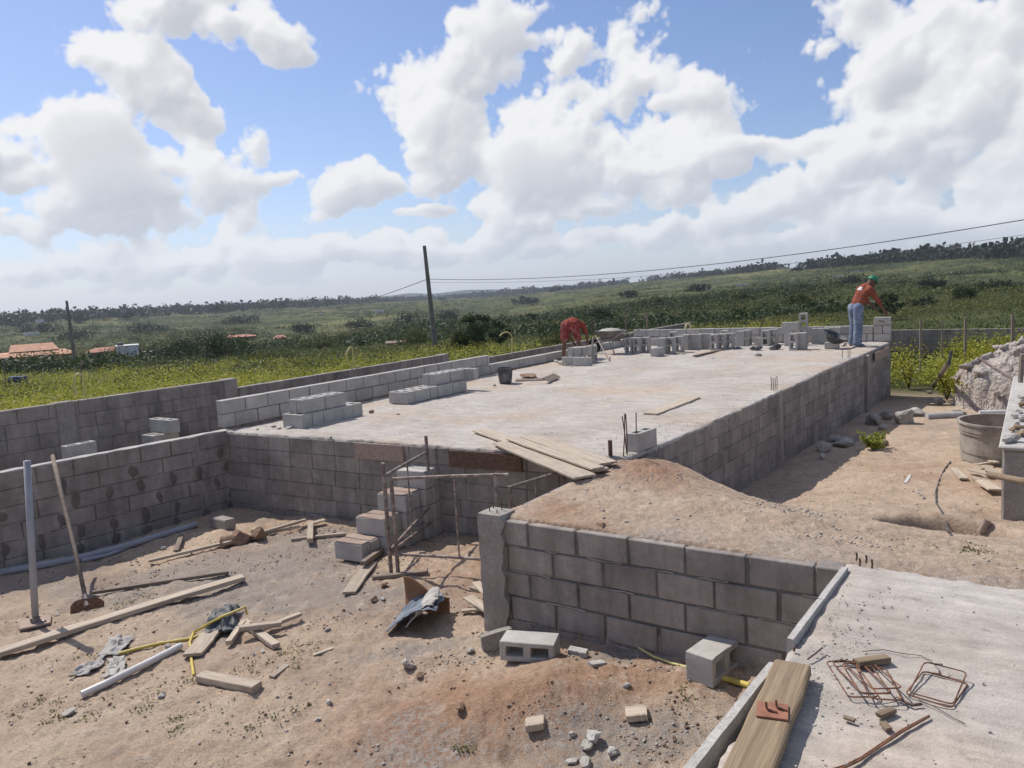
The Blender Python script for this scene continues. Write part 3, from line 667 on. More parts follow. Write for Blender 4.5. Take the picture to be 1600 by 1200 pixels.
# shuttering boards left on the wall faces
def formboard(a0, b0, a1, b1, z, h, lab):
    p, q = W2(a0, b0), W2(a1, b1); d = q - p; mb = MB(); mb.box(((p.x + q.x) / 2, (p.y + q.y) / 2, z), (d.length, .02, h), Matrix.Rotation(math.atan2(d.y, d.x), 3, 'Z'), ch=.002)
    o = mb.build('formwork_board', M['wood_dark'] if 'dark' in lab else M['form']); tag(o, lab, 'board')
formboard(-3.62, -.28, -2.86, -.225, -.13, .20, 'pinkish shuttering board at the top of the platform front wall left of the pipe frame')
formboard(.405, 11.6, .455, 13.1, -.17, .20, 'pale board fixed high on the platform side wall below the green helmet worker')
formboard(-2.2, -.175, -1.25, -.11, -.14, .19, 'dark worn board on the platform front wall under the ramp planks')
# strip edging of the terrace slab and gravel-topped kerb pieces
def bar(name, p, q, w, h, mat, label, cat, group=None, ch=.004, jit=.003, roll=0, parent=None, seg=1, bow=0):
    p, q = Vector(p), Vector(q); d = q - p; L_ = d.length; X_ = d / L_; Z_ = Vector((0, 0, 1)); Y_ = Z_.cross(X_).normalized(); Z_ = X_.cross(Y_)
    R3 = Matrix((X_, Y_, Z_)).transposed() @ Matrix.Rotation(roll, 3, 'X'); mb = MB()
    if seg == 1: mb.box((0, 0, 0), (L_, w, h), None, ch=ch, jit=jit)
    else:
        vs = []; fs = []; off = [random.uniform(-1, 1) * w * .035 for _ in range(seg + 1)]
        for i in range(seg + 1):
            x = L_ * (i / seg - .5); bz = bow * (1 - (2 * i / seg - 1) ** 2); e = .96 if i in (0, seg) else 1
            for (yy, zz) in ((-1, -.8), (-.9, -1), (.9, -1), (1, -.8), (1, .8), (.9, 1), (-.9, 1), (-1, .8)):
                xx = x + (random.uniform(-.006, .006) if i in (0, seg) else 0); vs.append((xx, yy * w / 2 * e + off[i], zz * h / 2 * e + bz))
            if i: fs += [(i * 8 - 8 + k, i * 8 - 8 + (k + 1) % 8, i * 8 + (k + 1) % 8, i * 8 + k) for k in range(8)]
        fs += [tuple(range(8)), tuple(range(seg * 8 + 7, seg * 8 - 1, -1))]; mb.add(vs, fs)
    o = mb.build(name, mat, None, (0, 0, 0)); o.matrix_world = Matrix.Translation((p + q) / 2) @ R3.to_4x4()
    if parent: o.parent = parent
    if label: tag(o, label, cat, group)
    return o
bar('edge_strip', W2(2.45, -2.28, -.035), W2(2.43, -2.80, -.035), .035, .13, M['cast_light'], 'farther short concrete strip edging the terrace beside the block wall', 'edging', 'concrete strips along the terrace edge', jit=.005, seg=6)
bar('edge_strip', W2(2.43, -2.81, -.035), W2(2.41, -3.33, -.04), .035, .13, M['cast_light'], 'second concrete strip on the terrace edge just short of the plank', 'edging', 'concrete strips along the terrace edge', jit=.005, seg=6)
bar('edge_strip', W2(2.40, -3.58, -.05), W2(2.34, -4.9, -.05), .04, .14, M['cast_light'], 'long concrete strip on the terrace edge left of the brown plank', 'edging', 'concrete strips along the terrace edge', jit=.005, seg=10)
wall('terrace_wall', (2.46, -9.2), (2.46, -2.24), -1.2, -.13, 'wall under the left edge of the pale terrace slab', tint=(.3, .7), th=.1)
# wall and pier at the right
def yard_pier():
    p0 = W2(3.08, 1.83); o = empty('pier_wall', (p0.x, p0.y, -1.0), 'grey cast pier wall at the right edge with broken blocks and mortar on top', 'wall')
    mb = MB(); c = W2(3.95, 4.6); mb.box((c.x, c.y, -.55), (1.72, 5.5, .96), Matrix.Rotation(ANG1, 3, 'Z'), ch=.02, jit=.008); mb.build('cast_base', M['cast'], o)
    mb = MB(); mb.box((c.x, c.y, -.045), (1.78, 5.6, .05), Matrix.Rotation(ANG1, 3, 'Z'), ch=.012, jit=.01); mb.build('mortar_top', M['cast_light'], o)
    return o
yard_pier()
# ================================================================ loose blocks
def block_mesh(nm, W_, L_=.39, Hh=.19):
    bm = bmesh.new(); e = .042; m_ = .055
    xs = [-L_ / 2, -L_ / 2 + e, -m_ / 2, m_ / 2, L_ / 2 - e, L_ / 2]; ys = [-W_ / 2, -W_ / 2 + min(e, W_ * .24), W_ / 2 - min(e, W_ * .24), W_ / 2]
    g = {}
    for i, x in enumerate(xs):
        for j, y in enumerate(ys):
            for k in (0, 1): g[i, j, k] = bm.verts.new((x, y, Hh * k))
    hole = {(1, 1), (3, 1)}
    for i in range(5):
        for j in range(3):
            if (i, j) in hole:
                for a, b in (((i, j), (i + 1, j)), ((i + 1, j), (i + 1, j + 1)), ((i + 1, j + 1), (i, j + 1)), ((i, j + 1), (i, j))):
                    bm.faces.new([g[a + (0,)], g[a + (1,)], g[b + (1,)], g[b + (0,)]])
                continue
            for k in (0, 1):
                f = [g[i, j, k], g[i + 1, j, k], g[i + 1, j + 1, k], g[i, j + 1, k]]; bm.faces.new(f if k else f[::-1])
    for i in range(5):
        for j, s_ in ((0, 1), (3, -1)):
            f = [g[i, j, 0], g[i + 1, j, 0], g[i + 1, j, 1], g[i, j, 1]]; bm.faces.new(f[::s_])
    for j in range(3):
        for i, s_ in ((5, 1), (0, -1)):
            f = [g[i, j, 0], g[i, j + 1, 0], g[i, j + 1, 1], g[i, j, 1]]; bm.faces.new(f[::s_])
    bmesh.ops.recalc_face_normals(bm, faces=bm.faces)
    ed = [q for q in bm.edges if len(q.link_faces) == 2 and q.link_faces[0].normal.dot(q.link_faces[1].normal) < .5]
    bmesh.ops.bevel(bm, geom=ed, offset=.004, segments=1, affect='EDGES')
    for v in bm.verts:
        v.co += Vector([random.uniform(-.0012, .0012) for _ in range(3)])
    me = bpy.data.meshes.new(nm); bm.to_mesh(me); bm.free(); me.materials.append(M['block'])
    at = me.attributes.new('tint', 'FLOAT', 'POINT'); at.data.foreach_set('value', [.5] * len(me.vertices))
    return me
BM = {.14: block_mesh('hollow_block', .14), .19: block_mesh('hollow_block', .19), .10: block_mesh('hollow_block', .10)}
def hb(p, yaw, mode, label, group=None, w=.14, mat=None):
    """mode up: cells vertical; side: lying so the cells look sideways; end: standing on its short end"""
    o = bpy.data.objects.new('hollow_block', BM[w]); COL.objects.link(o)
    R3 = Matrix.Rotation(yaw, 4, 'Z')
    if mode == 'side': R3 = R3 @ Matrix.Translation((0, .095, w / 2)) @ Matrix.Rotation(math.pi / 2, 4, 'X')
    elif mode == 'end': R3 = R3 @ Matrix.Translation((0, .095, .195)) @ Matrix.Rotation(math.pi / 2, 4, 'X') @ Matrix.Rotation(math.pi / 2, 4, 'Z')
    o.matrix_world = Matrix.Translation(Vector(p)) @ R3
    return tag(o, label, 'concrete block', group)
def yawpx(u0, v0, u1, v1, z): a, b = P(u0, v0, z), P(u1, v1, z); return math.atan2(b.y - a.y, b.x - a.x)
ORD = ['first', 'second', 'third', 'fourth', 'fifth', 'sixth', 'seventh', 'eighth']
# foreground
p = P(829, 1024, -.84); hb((p.x, p.y, -.845), yawpx(790, 1021, 868, 1027, -.84), 'side', 'pale hollow block lying at the foot of the foreground wall with both cells showing', w=.14)
y_ = yawpx(1093, 1072, 1130, 1043, -.80); p = P(1093, 1072, -.80); q = Vector((math.cos(y_), math.sin(y_), 0)); s_ = Vector((q.y, -q.x, 0)); c = p + q * .195 - s_ * .0
hb((c.x, c.y, gz(c.x, c.y) - .01), y_, 'side', 'hollow block with a soil covered top standing askew before the right end of the wall', w=.19)
bar('block_slab', P(753, 1008, -.86), P(800, 994, -.84), .06, .15, M['cast'], 'broken flat block leaning on the left side of the two cell block', 'block piece', jit=.01, ch=.008, seg=3)
y_ = ANG2 - .12; p = P(1003, 701, 0); hb((p.x, p.y, .005), y_, 'up', 'single upright hollow block on the near right corner of the platform beside tall rebars', w=.14)
# stacks on the platform, left: rows of blocks lying across, with a second layer on top
def stack(a0, b0, nlow, up_, name, db=.195):
    for i in range(nlow):
        w = W2(a0 + .195 + random.uniform(-.008, .008), b0 + .07 + i * db)
        hb((w.x, w.y, .004), ANG1 + random.uniform(-.02, .02), 'up', '%s bottom layer block of the %s' % (ORD[i] + ' nearest', name), 'blocks stacked near the left parapet', w=.19)
    for i, (da, dbb, ya) in enumerate(up_):
        w = W2(a0 + da, b0 + dbb); hb((w.x, w.y, .197), ya, 'up', '%s block on the top layer of the %s' % (ORD[i], name), 'blocks stacked near the left parapet')
stack(-5.34, .08, 6, [(.12, .26, ANG2), (.27, .26, ANG2), (.12, .66, ANG2), (.27, .66, ANG2)], 'low stack closest to the left corner')
stack(-5.42, 2.30, 8, [(.10, 1.0, ANG2), (.25, 1.0, ANG2), (.10, 1.40, ANG2), (.25, 1.42, ANG2), (.3, 1.72, ANG1)], 'longer stack before the bucket', db=.2)
# far rows: standing on end with the cells towards the camera
GF = 'hollow blocks standing at the far end of the platform'
def far(u, v, mode='end', yaw=None, z=.003, lab='', w=.19):
    p = P(u, v, 0.0); return hb((p.x, p.y, z), (ANG1 if yaw is None else yaw) + random.uniform(-.05, .05), mode, lab, GF, w=w)
for i, (u, v) in enumerate([(984, 552), (997, 552), (1010, 551)]): far(u, v, lab='%s from the left in the upright trio right of the wheelbarrow' % ORD[i])
far(1036, 553, yaw=ANG2, lab='plain sided upright block at the left end of the second group')
far(1049, 552, lab='left upright block with open cells in the second group'); far(1062, 550, lab='right upright block with open cells in the second group'); far(1072, 547, yaw=ANG2, lab='upright block seen edge on at the right end of the second group')
far(1027, 556, 'up', ANG2, lab='low block lying left of the second group of upright blocks')
for i, (u, v) in enumerate([(1117, 547), (1129, 546), (1141, 545)]): far(u, v, lab='%s from the left in the middle upright trio behind the grey lumps' % ORD[i])
far(1158, 541, yaw=ANG2, lab='edge on upright block right of the middle trio'); far(1168, 539, yaw=ANG2, lab='farther edge on upright block right of the middle trio')
far(1197, 540, lab='left one of the upright pair behind the grey bags'); far(1209, 538, lab='right one of the upright pair behind the grey bags')
far(1241, 547, lab='upright block with open cells in front of the tall pillar of blocks'); far(1254, 546, yaw=ANG2, lab='plain upright block beside the tall pillar of blocks', w=.19)
far(1256, 538, lab='lower block of the tallest pillar of blocks'); far(1256, 538, z=.395, lab='upper block of the tallest pillar of blocks', yaw=ANG1 + .1)
far(1233, 540, yaw=ANG2, lab='upright block under a lying one left of the tallest pillar'); far(1236, 540, 'up', z=.395, lab='lying block on an upright one left of the tallest pillar')
for i, (u, v, z) in enumerate([(1085, 546, 0), (1103, 545, 0), (1085, 546, .192), (1103, 545, .192)]): far(u, v, 'up', z=z + .003, lab='%s %s block of the squat pile between the upright groups' % (('lower', 'upper')[i // 2], ('left', 'right')[i % 2]))
for i, (u, v, z) in enumerate([(1282, 537, 0), (1303, 536, 0), (1282, 537, .192), (1300, 536, .192)]): far(u, v, 'up', z=z + .003, lab='%s %s block of the pile behind the mortar tub' % (('lower', 'upper')[i // 2], ('left', 'right')[i % 2]), w=.14)
for i in range(7):
    w = W2(-5.3 + i * .47 + random.uniform(-.04, .04), 12.9 + random.uniform(-.1, .1)); hb((w.x, w.y, .003), ANG1 + random.uniform(-.1, .1), 'end' if i % 3 == 1 else 'up', '%s block from the left in the back row before the far parapet' % ORD[i], GF, w=.19)
# pile beside the bending worker
GP = 'blocks piled beside the worker in red'
for i, (u, v, md, ya, z, lb) in enumerate([(893, 571, 'up', ANG1 + .2, 0, 'front lying block at the base of the pile'), (911, 572, 'up', ANG1 + .1, 0, 'right lying block at the base of the pile'), (903, 565, 'up', ANG1, 0, 'back block at the base of the pile'),
    (899, 569, 'up', ANG2, .195, 'left upper block of the pile'), (907, 569, 'up', ANG2 + .1, .195, 'middle upper block of the pile'), (915, 568, 'up', ANG2, .195, 'right upper block of the pile'), (926, 566, 'end', ANG2, 0, 'block standing on end at the right of the pile')]):
    p = P(u, v, 0); hb((p.x, p.y, z + .003), ya, md, lb + ' beside the bending worker', GP, w=.14)
# stair of blocks up to the platform
GS = 'blocks forming the rough steps'
for k in range(4):
    for l in range(k + 1):
        for d_ in range(2):
            w = W2(-2.73 + .05 * k + random.uniform(-.01, .01), -1.27 + .27 * k + .142 * d_ + .03 * k)
            lab = '%s block in layer %s of the %s step' % (('front', 'back')[d_], ('one', 'two', 'three', 'four')[l], ('lowest', 'second', 'third', 'top')[k])
            hb((w.x, w.y, -1.06 + .197 * l), ANG1 + random.uniform(-.03, .03) + .1, 'up', lab, GS)
            if l == k:
                w2_ = w; mb = MB(); mb.ti = .6
                R3 = Matrix.Rotation(ANG1 + .1, 3, 'Z'); mb.box((w.x, w.y, -1.06 + .197 * (l + 1)), (.37, .13, .014), R3, ch=.006, jit=.006)
                o = mb.build('mortar_layer', M['form'] if k < 3 else M['cast_light']); tag(o, 'dusty mortar topping on the %s block of the %s step' % (('front', 'back')[d_], ('lowest', 'second', 'third', 'top')[k]), 'mortar', 'mortar toppings of the steps')
# blocks seen over the yard wall in the alley
GA = 'block piles in the alley by the boundary wall'
for (a, b, zz, n, nm) in ((-7.15, -2.05, .03, 2, 'left'), (-7.2, -.72, .14, 2, 'right')):
    z = zz - .19 * 6
    for l in range(6):
        for d_ in range(2):
            w = W2(a + d_ * .16, b + (.08 if (l % 2) else 0)); ya = ANG2 if l < 5 else (ANG2 if nm == 'left' else ANG1)
            if l == 5 and d_ == 0 and nm == 'left': w = W2(a + .1, b + .15)
            if l == 5 and d_ == 1 and nm == 'left': continue
            hb((w.x, w.y, z + .193 * l), ya, 'up' if not (l == 5 and nm == 'right') else 'up', '%s block, layer %s up, of the %s pile in the alley' % (('left', 'right')[d_], ('one', 'two', 'three', 'four', 'five', 'six')[l], nm), GA)
# ================================================================ boards, sticks and pipes
def on(u, v, lift=0.0, z0=-1.0): p = G(u, v, z0); p.z = gz(p.x, p.y) + lift; return p
def plank(u0, v0, u1, v1, w, h, mat, label, group=None, name='board', z=None, seg=8, lift=0, bow=0, cat='board', z0=-1.0, roll=0):
    if z is None: a, b = on(u0, v0, h / 2 + lift, z0), on(u1, v1, h / 2 + lift, z0)
    else: a, b = P(u0, v0, z + h / 2), P(u1, v1, z + h / 2)
    return bar(name, a, b, w, h, M[mat], label, cat, group, seg=seg, bow=bow, roll=roll)
GR = 'boards bridging the platform and the ramp'
plank(750, 672, 938, 735, .21, .022, 'wood', 'second board of the walkway with its far end sticking out over the platform', GR, z=.012)
plank(784, 691, 915, 745, .24, .022, 'wood', 'nearest wide board of the walkway over the gap', GR, z=.018)
plank(826, 682, 950, 724, .22, .022, 'wood', 'farthest board of the walkway, ending nearest the rebars', GR, z=.030)
plank(800, 685, 935, 732, .15, .020, 'wood', 'narrow middle board of the walkway between two wide ones', GR, z=.052)
plank(1016, 647, 1084, 621, .20, .025, 'wood', 'lone pale board lying on the open middle of the platform', z=.005)
plank(1085, 556, 1128, 546, .10, .025, 'wood_grey', 'thin dark board in the rubble at the far end of the platform', z=.01)
GT = 'long timbers in the lower yard'
plank(-20, 1034, 381, 908, .12, .045, 'wood', 'longest grey timber running in from the left edge of the picture', GT, lift=.02, bow=.01)
plank(145, 930, 357, 898, .035, .03, 'wood_grey', 'thin stick lying beyond the longest timber', GT, lift=.01)
plank(234, 881, 372, 848, .05, .03, 'wood', 'left pale lath below the soil heap', GT, lift=.02); plank(350, 858, 478, 820, .05, .03, 'wood', 'pale lath continuing to the right past the soil heap', GT, lift=.05)
plank(360, 850, 470, 828, .04, .025, 'wood', 'short lath crossing the right end of the pale lath', GT, lift=.03)
plank(275, 866, 284, 841, .06, .02, 'wood_grey', 'short upright board end left of the soil heap', lift=.03)
plank(485, 853, 487, 825, .07, .06, 'wood', 'short square offcut standing out of the laths', lift=.03)
plank(455, 846, 540, 837, .05, .03, 'wood', 'lath leading to the lowest step', lift=.01); plank(480, 826, 508, 818, .09, .02, 'wood', 'small flat board behind the square offcut', lift=.04)
plank(568, 893, 676, 812, .06, .05, 'wood_grey', 'timber lying beside the right flank of the block steps', lift=.06)
plank(546, 930, 581, 882, .13, .025, 'wood', 'ragged pale board in front of the lowest step', lift=.01, bow=.01)
plank(583, 906, 668, 897, .06, .04, 'wood_grey', 'half buried timber under the feet of the pipe frame')
GB = 'boards in the scrap pile by the black bag'
plank(301, 1030, 335, 990, .15, .03, 'wood', 'wide board with its end in the black bag', GB, lift=.02)
plank(358, 1012, 382, 978, .05, .04, 'wood', 'short stick right of the black bag', GB, lift=.02); plank(381, 976, 432, 1015, .07, .04, 'wood', 'board running down to the right under the others', GB, lift=.01)
plank(375, 998, 441, 990, .06, .04, 'wood', 'level board crossing on top of the others', GB, lift=.07); plank(412, 990, 470, 967, .05, .03, 'wood', 'stick pointing away to the right from the crossing', GB, lift=.03)
plank(314, 1062, 402, 1080, .10, .055, 'wood', 'thick board with a pointed end lying alone in the foreground')
plank(425, 1060, 448, 1042, .05, .02, 'wood', 'small split of wood right of the thick board')
plank(490, 1025, 521, 1014, .03, .015, 'wood', 'thin pale splinter in the middle of the dirt')
GO = 'square wood offcuts in the foreground'
plank(823, 1138, 851, 1134, .10, .045, 'wood', 'square pale offcut standing out at the foot of the red mound', GO); plank(979, 1122, 1010, 1119, .11, .045, 'wood', 'square brown offcut right of the foot of the mound', GO)
GW2 = 'broken boards by the corner post'
plank(738, 938, 775, 950, .05, .03, 'wood', 'upper splinter of wood by the corner post', GW2, lift=.10); plank(732, 945, 768, 968, .10, .02, 'wood', 'wide splinter leaning at the corner post', GW2, lift=.06); plank(746, 932, 772, 962, .08, .02, 'wood', 'splinter standing against the corner post', GW2, lift=.12)
plank(722, 960, 752, 957, .05, .02, 'wood', 'small lath on the soil left of the corner post', GW2, lift=.02)
plank(890, 1022, 918, 1028, .07, .04, 'cast_light', 'pale chip of block at the wall foot', lift=.01, name='block_chip', cat='rubble'); plank(922, 1040, 944, 1037, .06, .02, 'cast_light', 'small flat chip before the wall foot', name='block_chip', cat='rubble')
plank(336, 822, 361, 828, .14, .14, 'cast', 'pale block lying left of the soil heap', name='block_piece', cat='block piece', seg=2)
# big plank with the rusty plate
bp = bar('plank', W2(2.50, -3.62, .035), W2(2.60, -5.3, .035), .155, .05, M['wood_brown'], 'long brown plank lying along the terrace edge under the rusty plate', 'plank', seg=14)
c = P(1207, 1112, .062); y_ = yawpx(1182, 1098, 1230, 1104, .062); o = empty('steel_plate', (c.x, c.y, .062), 'small rusty square plate with two bent hooks on the brown plank', 'metal plate')
MB().box((c.x, c.y, .066), (.115, .11, .008), Matrix.Rotation(y_, 3, 'Z'), ch=.001).build('plate', M['plate'], o)
for du in (-.018, .018):
    d_ = Vector((math.cos(y_), math.sin(y_), 0)); e_ = Vector((-d_.y, d_.x, 0)); a_0 = Vector((c.x, c.y, .07)) + d_ * du + e_ * (du * .6)
    MB().tube([a_0 + d_ * .035 - e_ * .01 + Vector((0, 0, .004)), a_0 + Vector((0, 0, .005)), a_0 + Vector((-.003, 0, .012)), a_0 + Vector((-.004, .002, .035))], .0045, 7).build('hook', M['rust'], o)
# pvc pipes
def pipe(pts, r, mat, label, cat='pipe', group=None, name='pipe', n=12, zfix=None, lift=0, z0=-1.0):
    q = []
    for t_ in pts:
        if len(t_) == 3: q.append(P(*t_))
        else: w = on(t_[0], t_[1], r + lift, z0); q.append(w)
    mb = MB(); mb.tube(q, r, n); o = mb.build(name, M[mat], smooth=False); tag(o, label, cat, group); return o
pipe([(128, 1092), (165, 1075), (205, 1055), (245, 1035), (283, 1015)], .028, 'pvc', 'pale plastic pipe lying below the rag in the foreground', lift=.005)
pipe([(-30, 905), (60, 889), (120, 878), (200, 857), (260, 838), (307, 824)], .04, 'pvc_grey', 'thick grey plastic pipe along the foot of the yard wall')
pipe([(128, 879), (170, 870), (215, 852)], .025, 'pvc_grey', 'thin grey pipe beside the thick one at the yard wall foot')
pipe([(185, 1024), (215, 1016), (250, 1008), (300, 1000), (330, 988)], .014, 'yellow', 'yellow conduit from the rag to the black bag', 'conduit', 'yellow conduits in the lower yard')
pipe([(303, 1057), (299, 1030), (297, 1005), (303, 990), (325, 975, -.98), (350, 962, -.92), (368, 955, -.9), (383, 948, -.88), (386, 960, -.95)], .011, 'yellow', 'thin yellow conduit curling round the black bag', 'conduit', 'yellow conduits in the lower yard')
pipe([(998, 1012, -.80), (1022, 1026, -.80), (1050, 1038), (1080, 1046), (1112, 1058)], .008, 'yellow_pale', 'thin yellow conduit running behind the askew block', 'conduit')
pipe([(1112, 1059), (1140, 1067), (1172, 1076)], .019, 'yellow', 'thick yellow conduit end right of the askew block', 'conduit')
# loops of conduit sticking out of the wall tops
def loop(pts, r, label):
    q = [Vector(p) for p in pts]; s = []
    for i in range(len(q) - 1):                        # smooth the polyline
        p0, p1, p2, p3 = q[max(i - 1, 0)], q[i], q[i + 1], q[min(i + 2, len(q) - 1)]
        for t_ in np.arange(0, 1, .2): s.append(.5 * ((2 * p1) + (p2 - p0) * t_ + (2 * p0 - 5 * p1 + 4 * p2 - p3) * t_ * t_ + (3 * p1 - p0 - 3 * p2 + p3) * t_ ** 3))
    s.append(q[-1]); mb = MB(); mb.tube(s, r, 8); o = mb.build('conduit_loop', M['yellow_pale'], smooth=True); return tag(o, label, 'conduit', 'yellow conduit loops above the walls')
def wp(a, z, u, v):                                    # point on the vertical plane a = const through a pixel
    d = (u - 800) / F * rt - (v - 600) / F * up + fw; a_0, _ = toab(0, 0); da = d[0] * e1[0] + d[1] * e1[1]
    t_ = (a - a_0) / da; return Vector((d[0] * t_, d[1] * t_, H + d[2] * t_))
loop([wp(-8.1, 0, *q) for q in ((120, 618), (117, 603), (116, 592), (121, 585), (128, 586), (131, 598), (133, 616))], .015, 'yellow conduit loop standing on the tall boundary wall at the left')
loop([wp(-8.1, 0, *q) for q in ((554, 580), (546, 570), (541, 556), (545, 545), (550, 543), (552, 556), (554, 572), (562, 573), (568, 577), (564, 584), (556, 583), (550, 578))], .015, 'double yellow conduit loop on the middle length of boundary wall')
loop([wp(-8.1, 0, *q) for q in ((781, 525), (785, 521), (793, 519), (799, 524), (800, 536), (800, 553))], .017, 'yellow conduit hook above the low boundary wall left of the bending worker')
loop([wp(-3.2, 0, *q) for q in ((1071, 515), (1072, 508), (1076, 506), (1079, 510), (1079, 516))], .02, 'small yellow conduit hook above the far parapet')
# ================================================================ rebar
def rods(lst, label, name='rebar_starter', group='starter bars cast into the platform'):
    q0 = lst[0][0]; o = empty(name, q0, label, 'rebar', group)
    for (a, b, r) in lst: MB().tube([a, ((Vector(a) + Vector(b)) / 2 + Vector((.006, .004, 0))), b], r, 7).build('bar', M['rebar'], o)
    return o
def vbar(u, v, vt, z=0, lean=0):
    p = P(u, v, z); D = math.hypot(p.x, p.y); h = (v - vt) / F * D * 1.02; return (p, p + Vector((lean, 0, h)), .006)
rods([vbar(974, 713, 646, 0, .03), vbar(980, 712, 647), vbar(979, 709, 650, 0, -.03), vbar(993, 707, 645, 0, .02)], 'four tall rebars rising from the near right corner of the platform')
rods([vbar(1205, 609, 590), vbar(1208, 610, 592), vbar(1211, 609, 591), vbar(1214, 608, 589)], 'cluster of short rebars midway along the right edge of the platform')
rods([vbar(1316, 560, 547), vbar(1325, 560, 546), vbar(1328, 560, 545)], 'short rebars on the right edge of the platform near the green helmet worker')
rods([vbar(1343, 886, 873, 0), vbar(1353, 880, 868, 0), vbar(1362, 890, 875, 0), vbar(1338, 876, 864, 0)], 'rebar stubs at the corner of the terrace and the foreground wall')
rods([vbar(1240, 1018, 1010, 0), (P(1262, 1030, .01), P(1285, 1012, .02), .004)], 'rebar stub on the terrace edge by the head of the plank')
p = P(954, 712, 0); o = MB().tube([p, p + Vector((0, 0, .16))], .022, 8).build('wood_peg', M['wood_dark']); tag(o, 'short wooden peg standing by the near right platform corner', 'peg')
def stirrup(c, yaw, L_, w, tilt, label, z=.006, group='bent steel stirrups on the terrace slab', tiltx=0):
    R3 = Matrix.Rotation(yaw, 3, 'Z') @ Matrix.Rotation(tilt, 3, 'Y') @ Matrix.Rotation(tiltx, 3, 'X'); pts = []; r_ = .02
    for (sx, sy, a0) in ((1, 1, 0), (-1, 1, 90), (-1, -1, 180), (1, -1, 270)):
        for a in (0, 30, 60, 90):
            an = math.radians(a0 + a); pts.append(Vector((sx * (L_ / 2 - r_) + r_ * math.cos(an), sy * (w / 2 - r_) + r_ * math.sin(an), 0)))
    pts += [pts[0], pts[0] + Vector((-.005, -.05, .012))]; pts = [Vector(c) + R3 @ (q + Vector((L_ / 2, 0, 0))) - R3 @ Vector((L_ / 2, 0, 0)) for q in pts]
    lo = min(q.z for q in pts); pts = [q + Vector((0, 0, z - lo)) for q in pts]
    o = MB().tube(pts, .0032, 6).build('stirrup', M['rust'], smooth=True); return tag(o, label, 'stirrup', group)
y0 = yawpx(1345, 1092, 1305, 1032, 0)
for i, (u, v, dy, tl, lb) in enumerate([(1330, 1062, 0, 0, 'lowest of the overlapping rusty stirrups, farthest left'), (1345, 1062, .10, .05, 'second of the overlapping rusty stirrups'), (1352, 1066, -.08, .09, 'third of the overlapping rusty stirrups'), (1362, 1064, .05, .14, 'fourth of the overlapping rusty stirrups'), (1372, 1072, -.15, .06, 'rightmost of the overlapping rusty stirrups')]):
    c = P(u, v, 0); stirrup((c.x, c.y, 0), y0 + dy, .30, .12, tl, lb)
y1 = yawpx(1440, 1098, 1470, 1058, 0); c = P(1464, 1078, 0); stirrup((c.x, c.y, 0), y1, .24, .17, .0, 'larger single rusty stirrup lying apart on the right'); c = P(1466, 1074, 0); stirrup((c.x, c.y, 0), y1 + .04, .24, .16, -.14, 'stirrup resting tilted on the larger single one')
def wire_on(pts, r, label, mat='rebar', name='wire', z=.006, cat='wire'):
    o = MB().tube([P(u, v, z) for u, v in pts], r, 6).build(name, M[mat], smooth=True); return tag(o, label, cat)
wire_on([(1347, 1018), (1380, 1015), (1410, 1021), (1438, 1024), (1455, 1033), (1467, 1046), (1468, 1053)], .0018, 'thin tie wire arching over the stirrups')
wire_on([(1435, 1093), (1460, 1104), (1490, 1122), (1508, 1131)], .0018, 'thin wire trailing right from the single stirrup')
wire_on([(1400, 1090), (1425, 1102), (1440, 1100)], .006, 'short thick twist of steel between the stirrups')
for dv, lb in ((0, 'upper of the two long rebar rods bending out of the bottom edge'), (3.2, 'lower of the two long rebar rods bending out of the bottom edge')):
    o = wire_on([(1290, 1205 + dv), (1320, 1196 + dv), (1345, 1184 + dv), (1380, 1160 + dv), (1410, 1140 + dv), (1452, 1118 + dv * .5)], .004, lb, 'rust', 'rebar_rod', cat='rebar'); o['group'] = 'long rebar rods on the terrace'
GC = 'small wood offcuts around the stirrups'
plank(1338, 1036, 1387, 1029, .045, .028, 'wood_brown', 'largest offcut, behind the stirrups', GC, z=0, seg=2); plank(1372, 1118, 1395, 1109, .03, .018, 'wood_brown', 'offcut just below the stirrups', GC, z=0, seg=2)
plank(1380, 1130, 1389, 1140, .028, .014, 'wood_brown', 'small yellowish offcut nearest the rods', GC, z=0, seg=2); plank(1318, 1120, 1336, 1126, .02, .01, 'wood_brown', 'splintered chip left of the rods', GC, z=0, seg=2)
# ================================================================ pipe frames
def frame(name, label, posts, rails, thin):
    o = empty(name, posts[0][0], label, 'scaffold frame', 'steel pipe frames by the steps')
    for (a, b) in posts: MB().tube([a, b], .020, 10).build('post', M['frame'], o)
    for (a, b) in rails: MB().tube([a, (Vector(a) + Vector(b)) / 2 + Vector((0, 0, .006)), b], .015, 9).build('rail', M['frame'], o)
    for (a, b) in thin: MB().tube([a, b], .009, 8).build('thin_bar', M['frame'], o)
    return o
A0 = P(612, 904, -1.07); B0 = P(623, 907, -1.07); K0 = W2(-2.42, -.30, -1.08)
def at(p, z): return Vector((p.x, p.y, z))
def lerp(p, q, t_): return Vector(p) * (1 - t_) + Vector(q) * t_
frame('scaffold', 'steel pipe frame running back from the double posts to the platform face', [(A0, at(A0, .115)), (K0, at(K0, .13))],
      [(at(A0, -.02), at(K0, -.06)), (at(A0, -.78), at(K0, -.70)), (at(A0, -.80), lerp(at(K0, -.9), at(A0, -.9), -.05))], [(lerp(at(A0, -.83), at(K0, -.83), .5), lerp(at(A0, -.03), at(K0, -.03), .5))])
T0 = W2(-.74, -1.30, -1.02); dr = T0 - B0
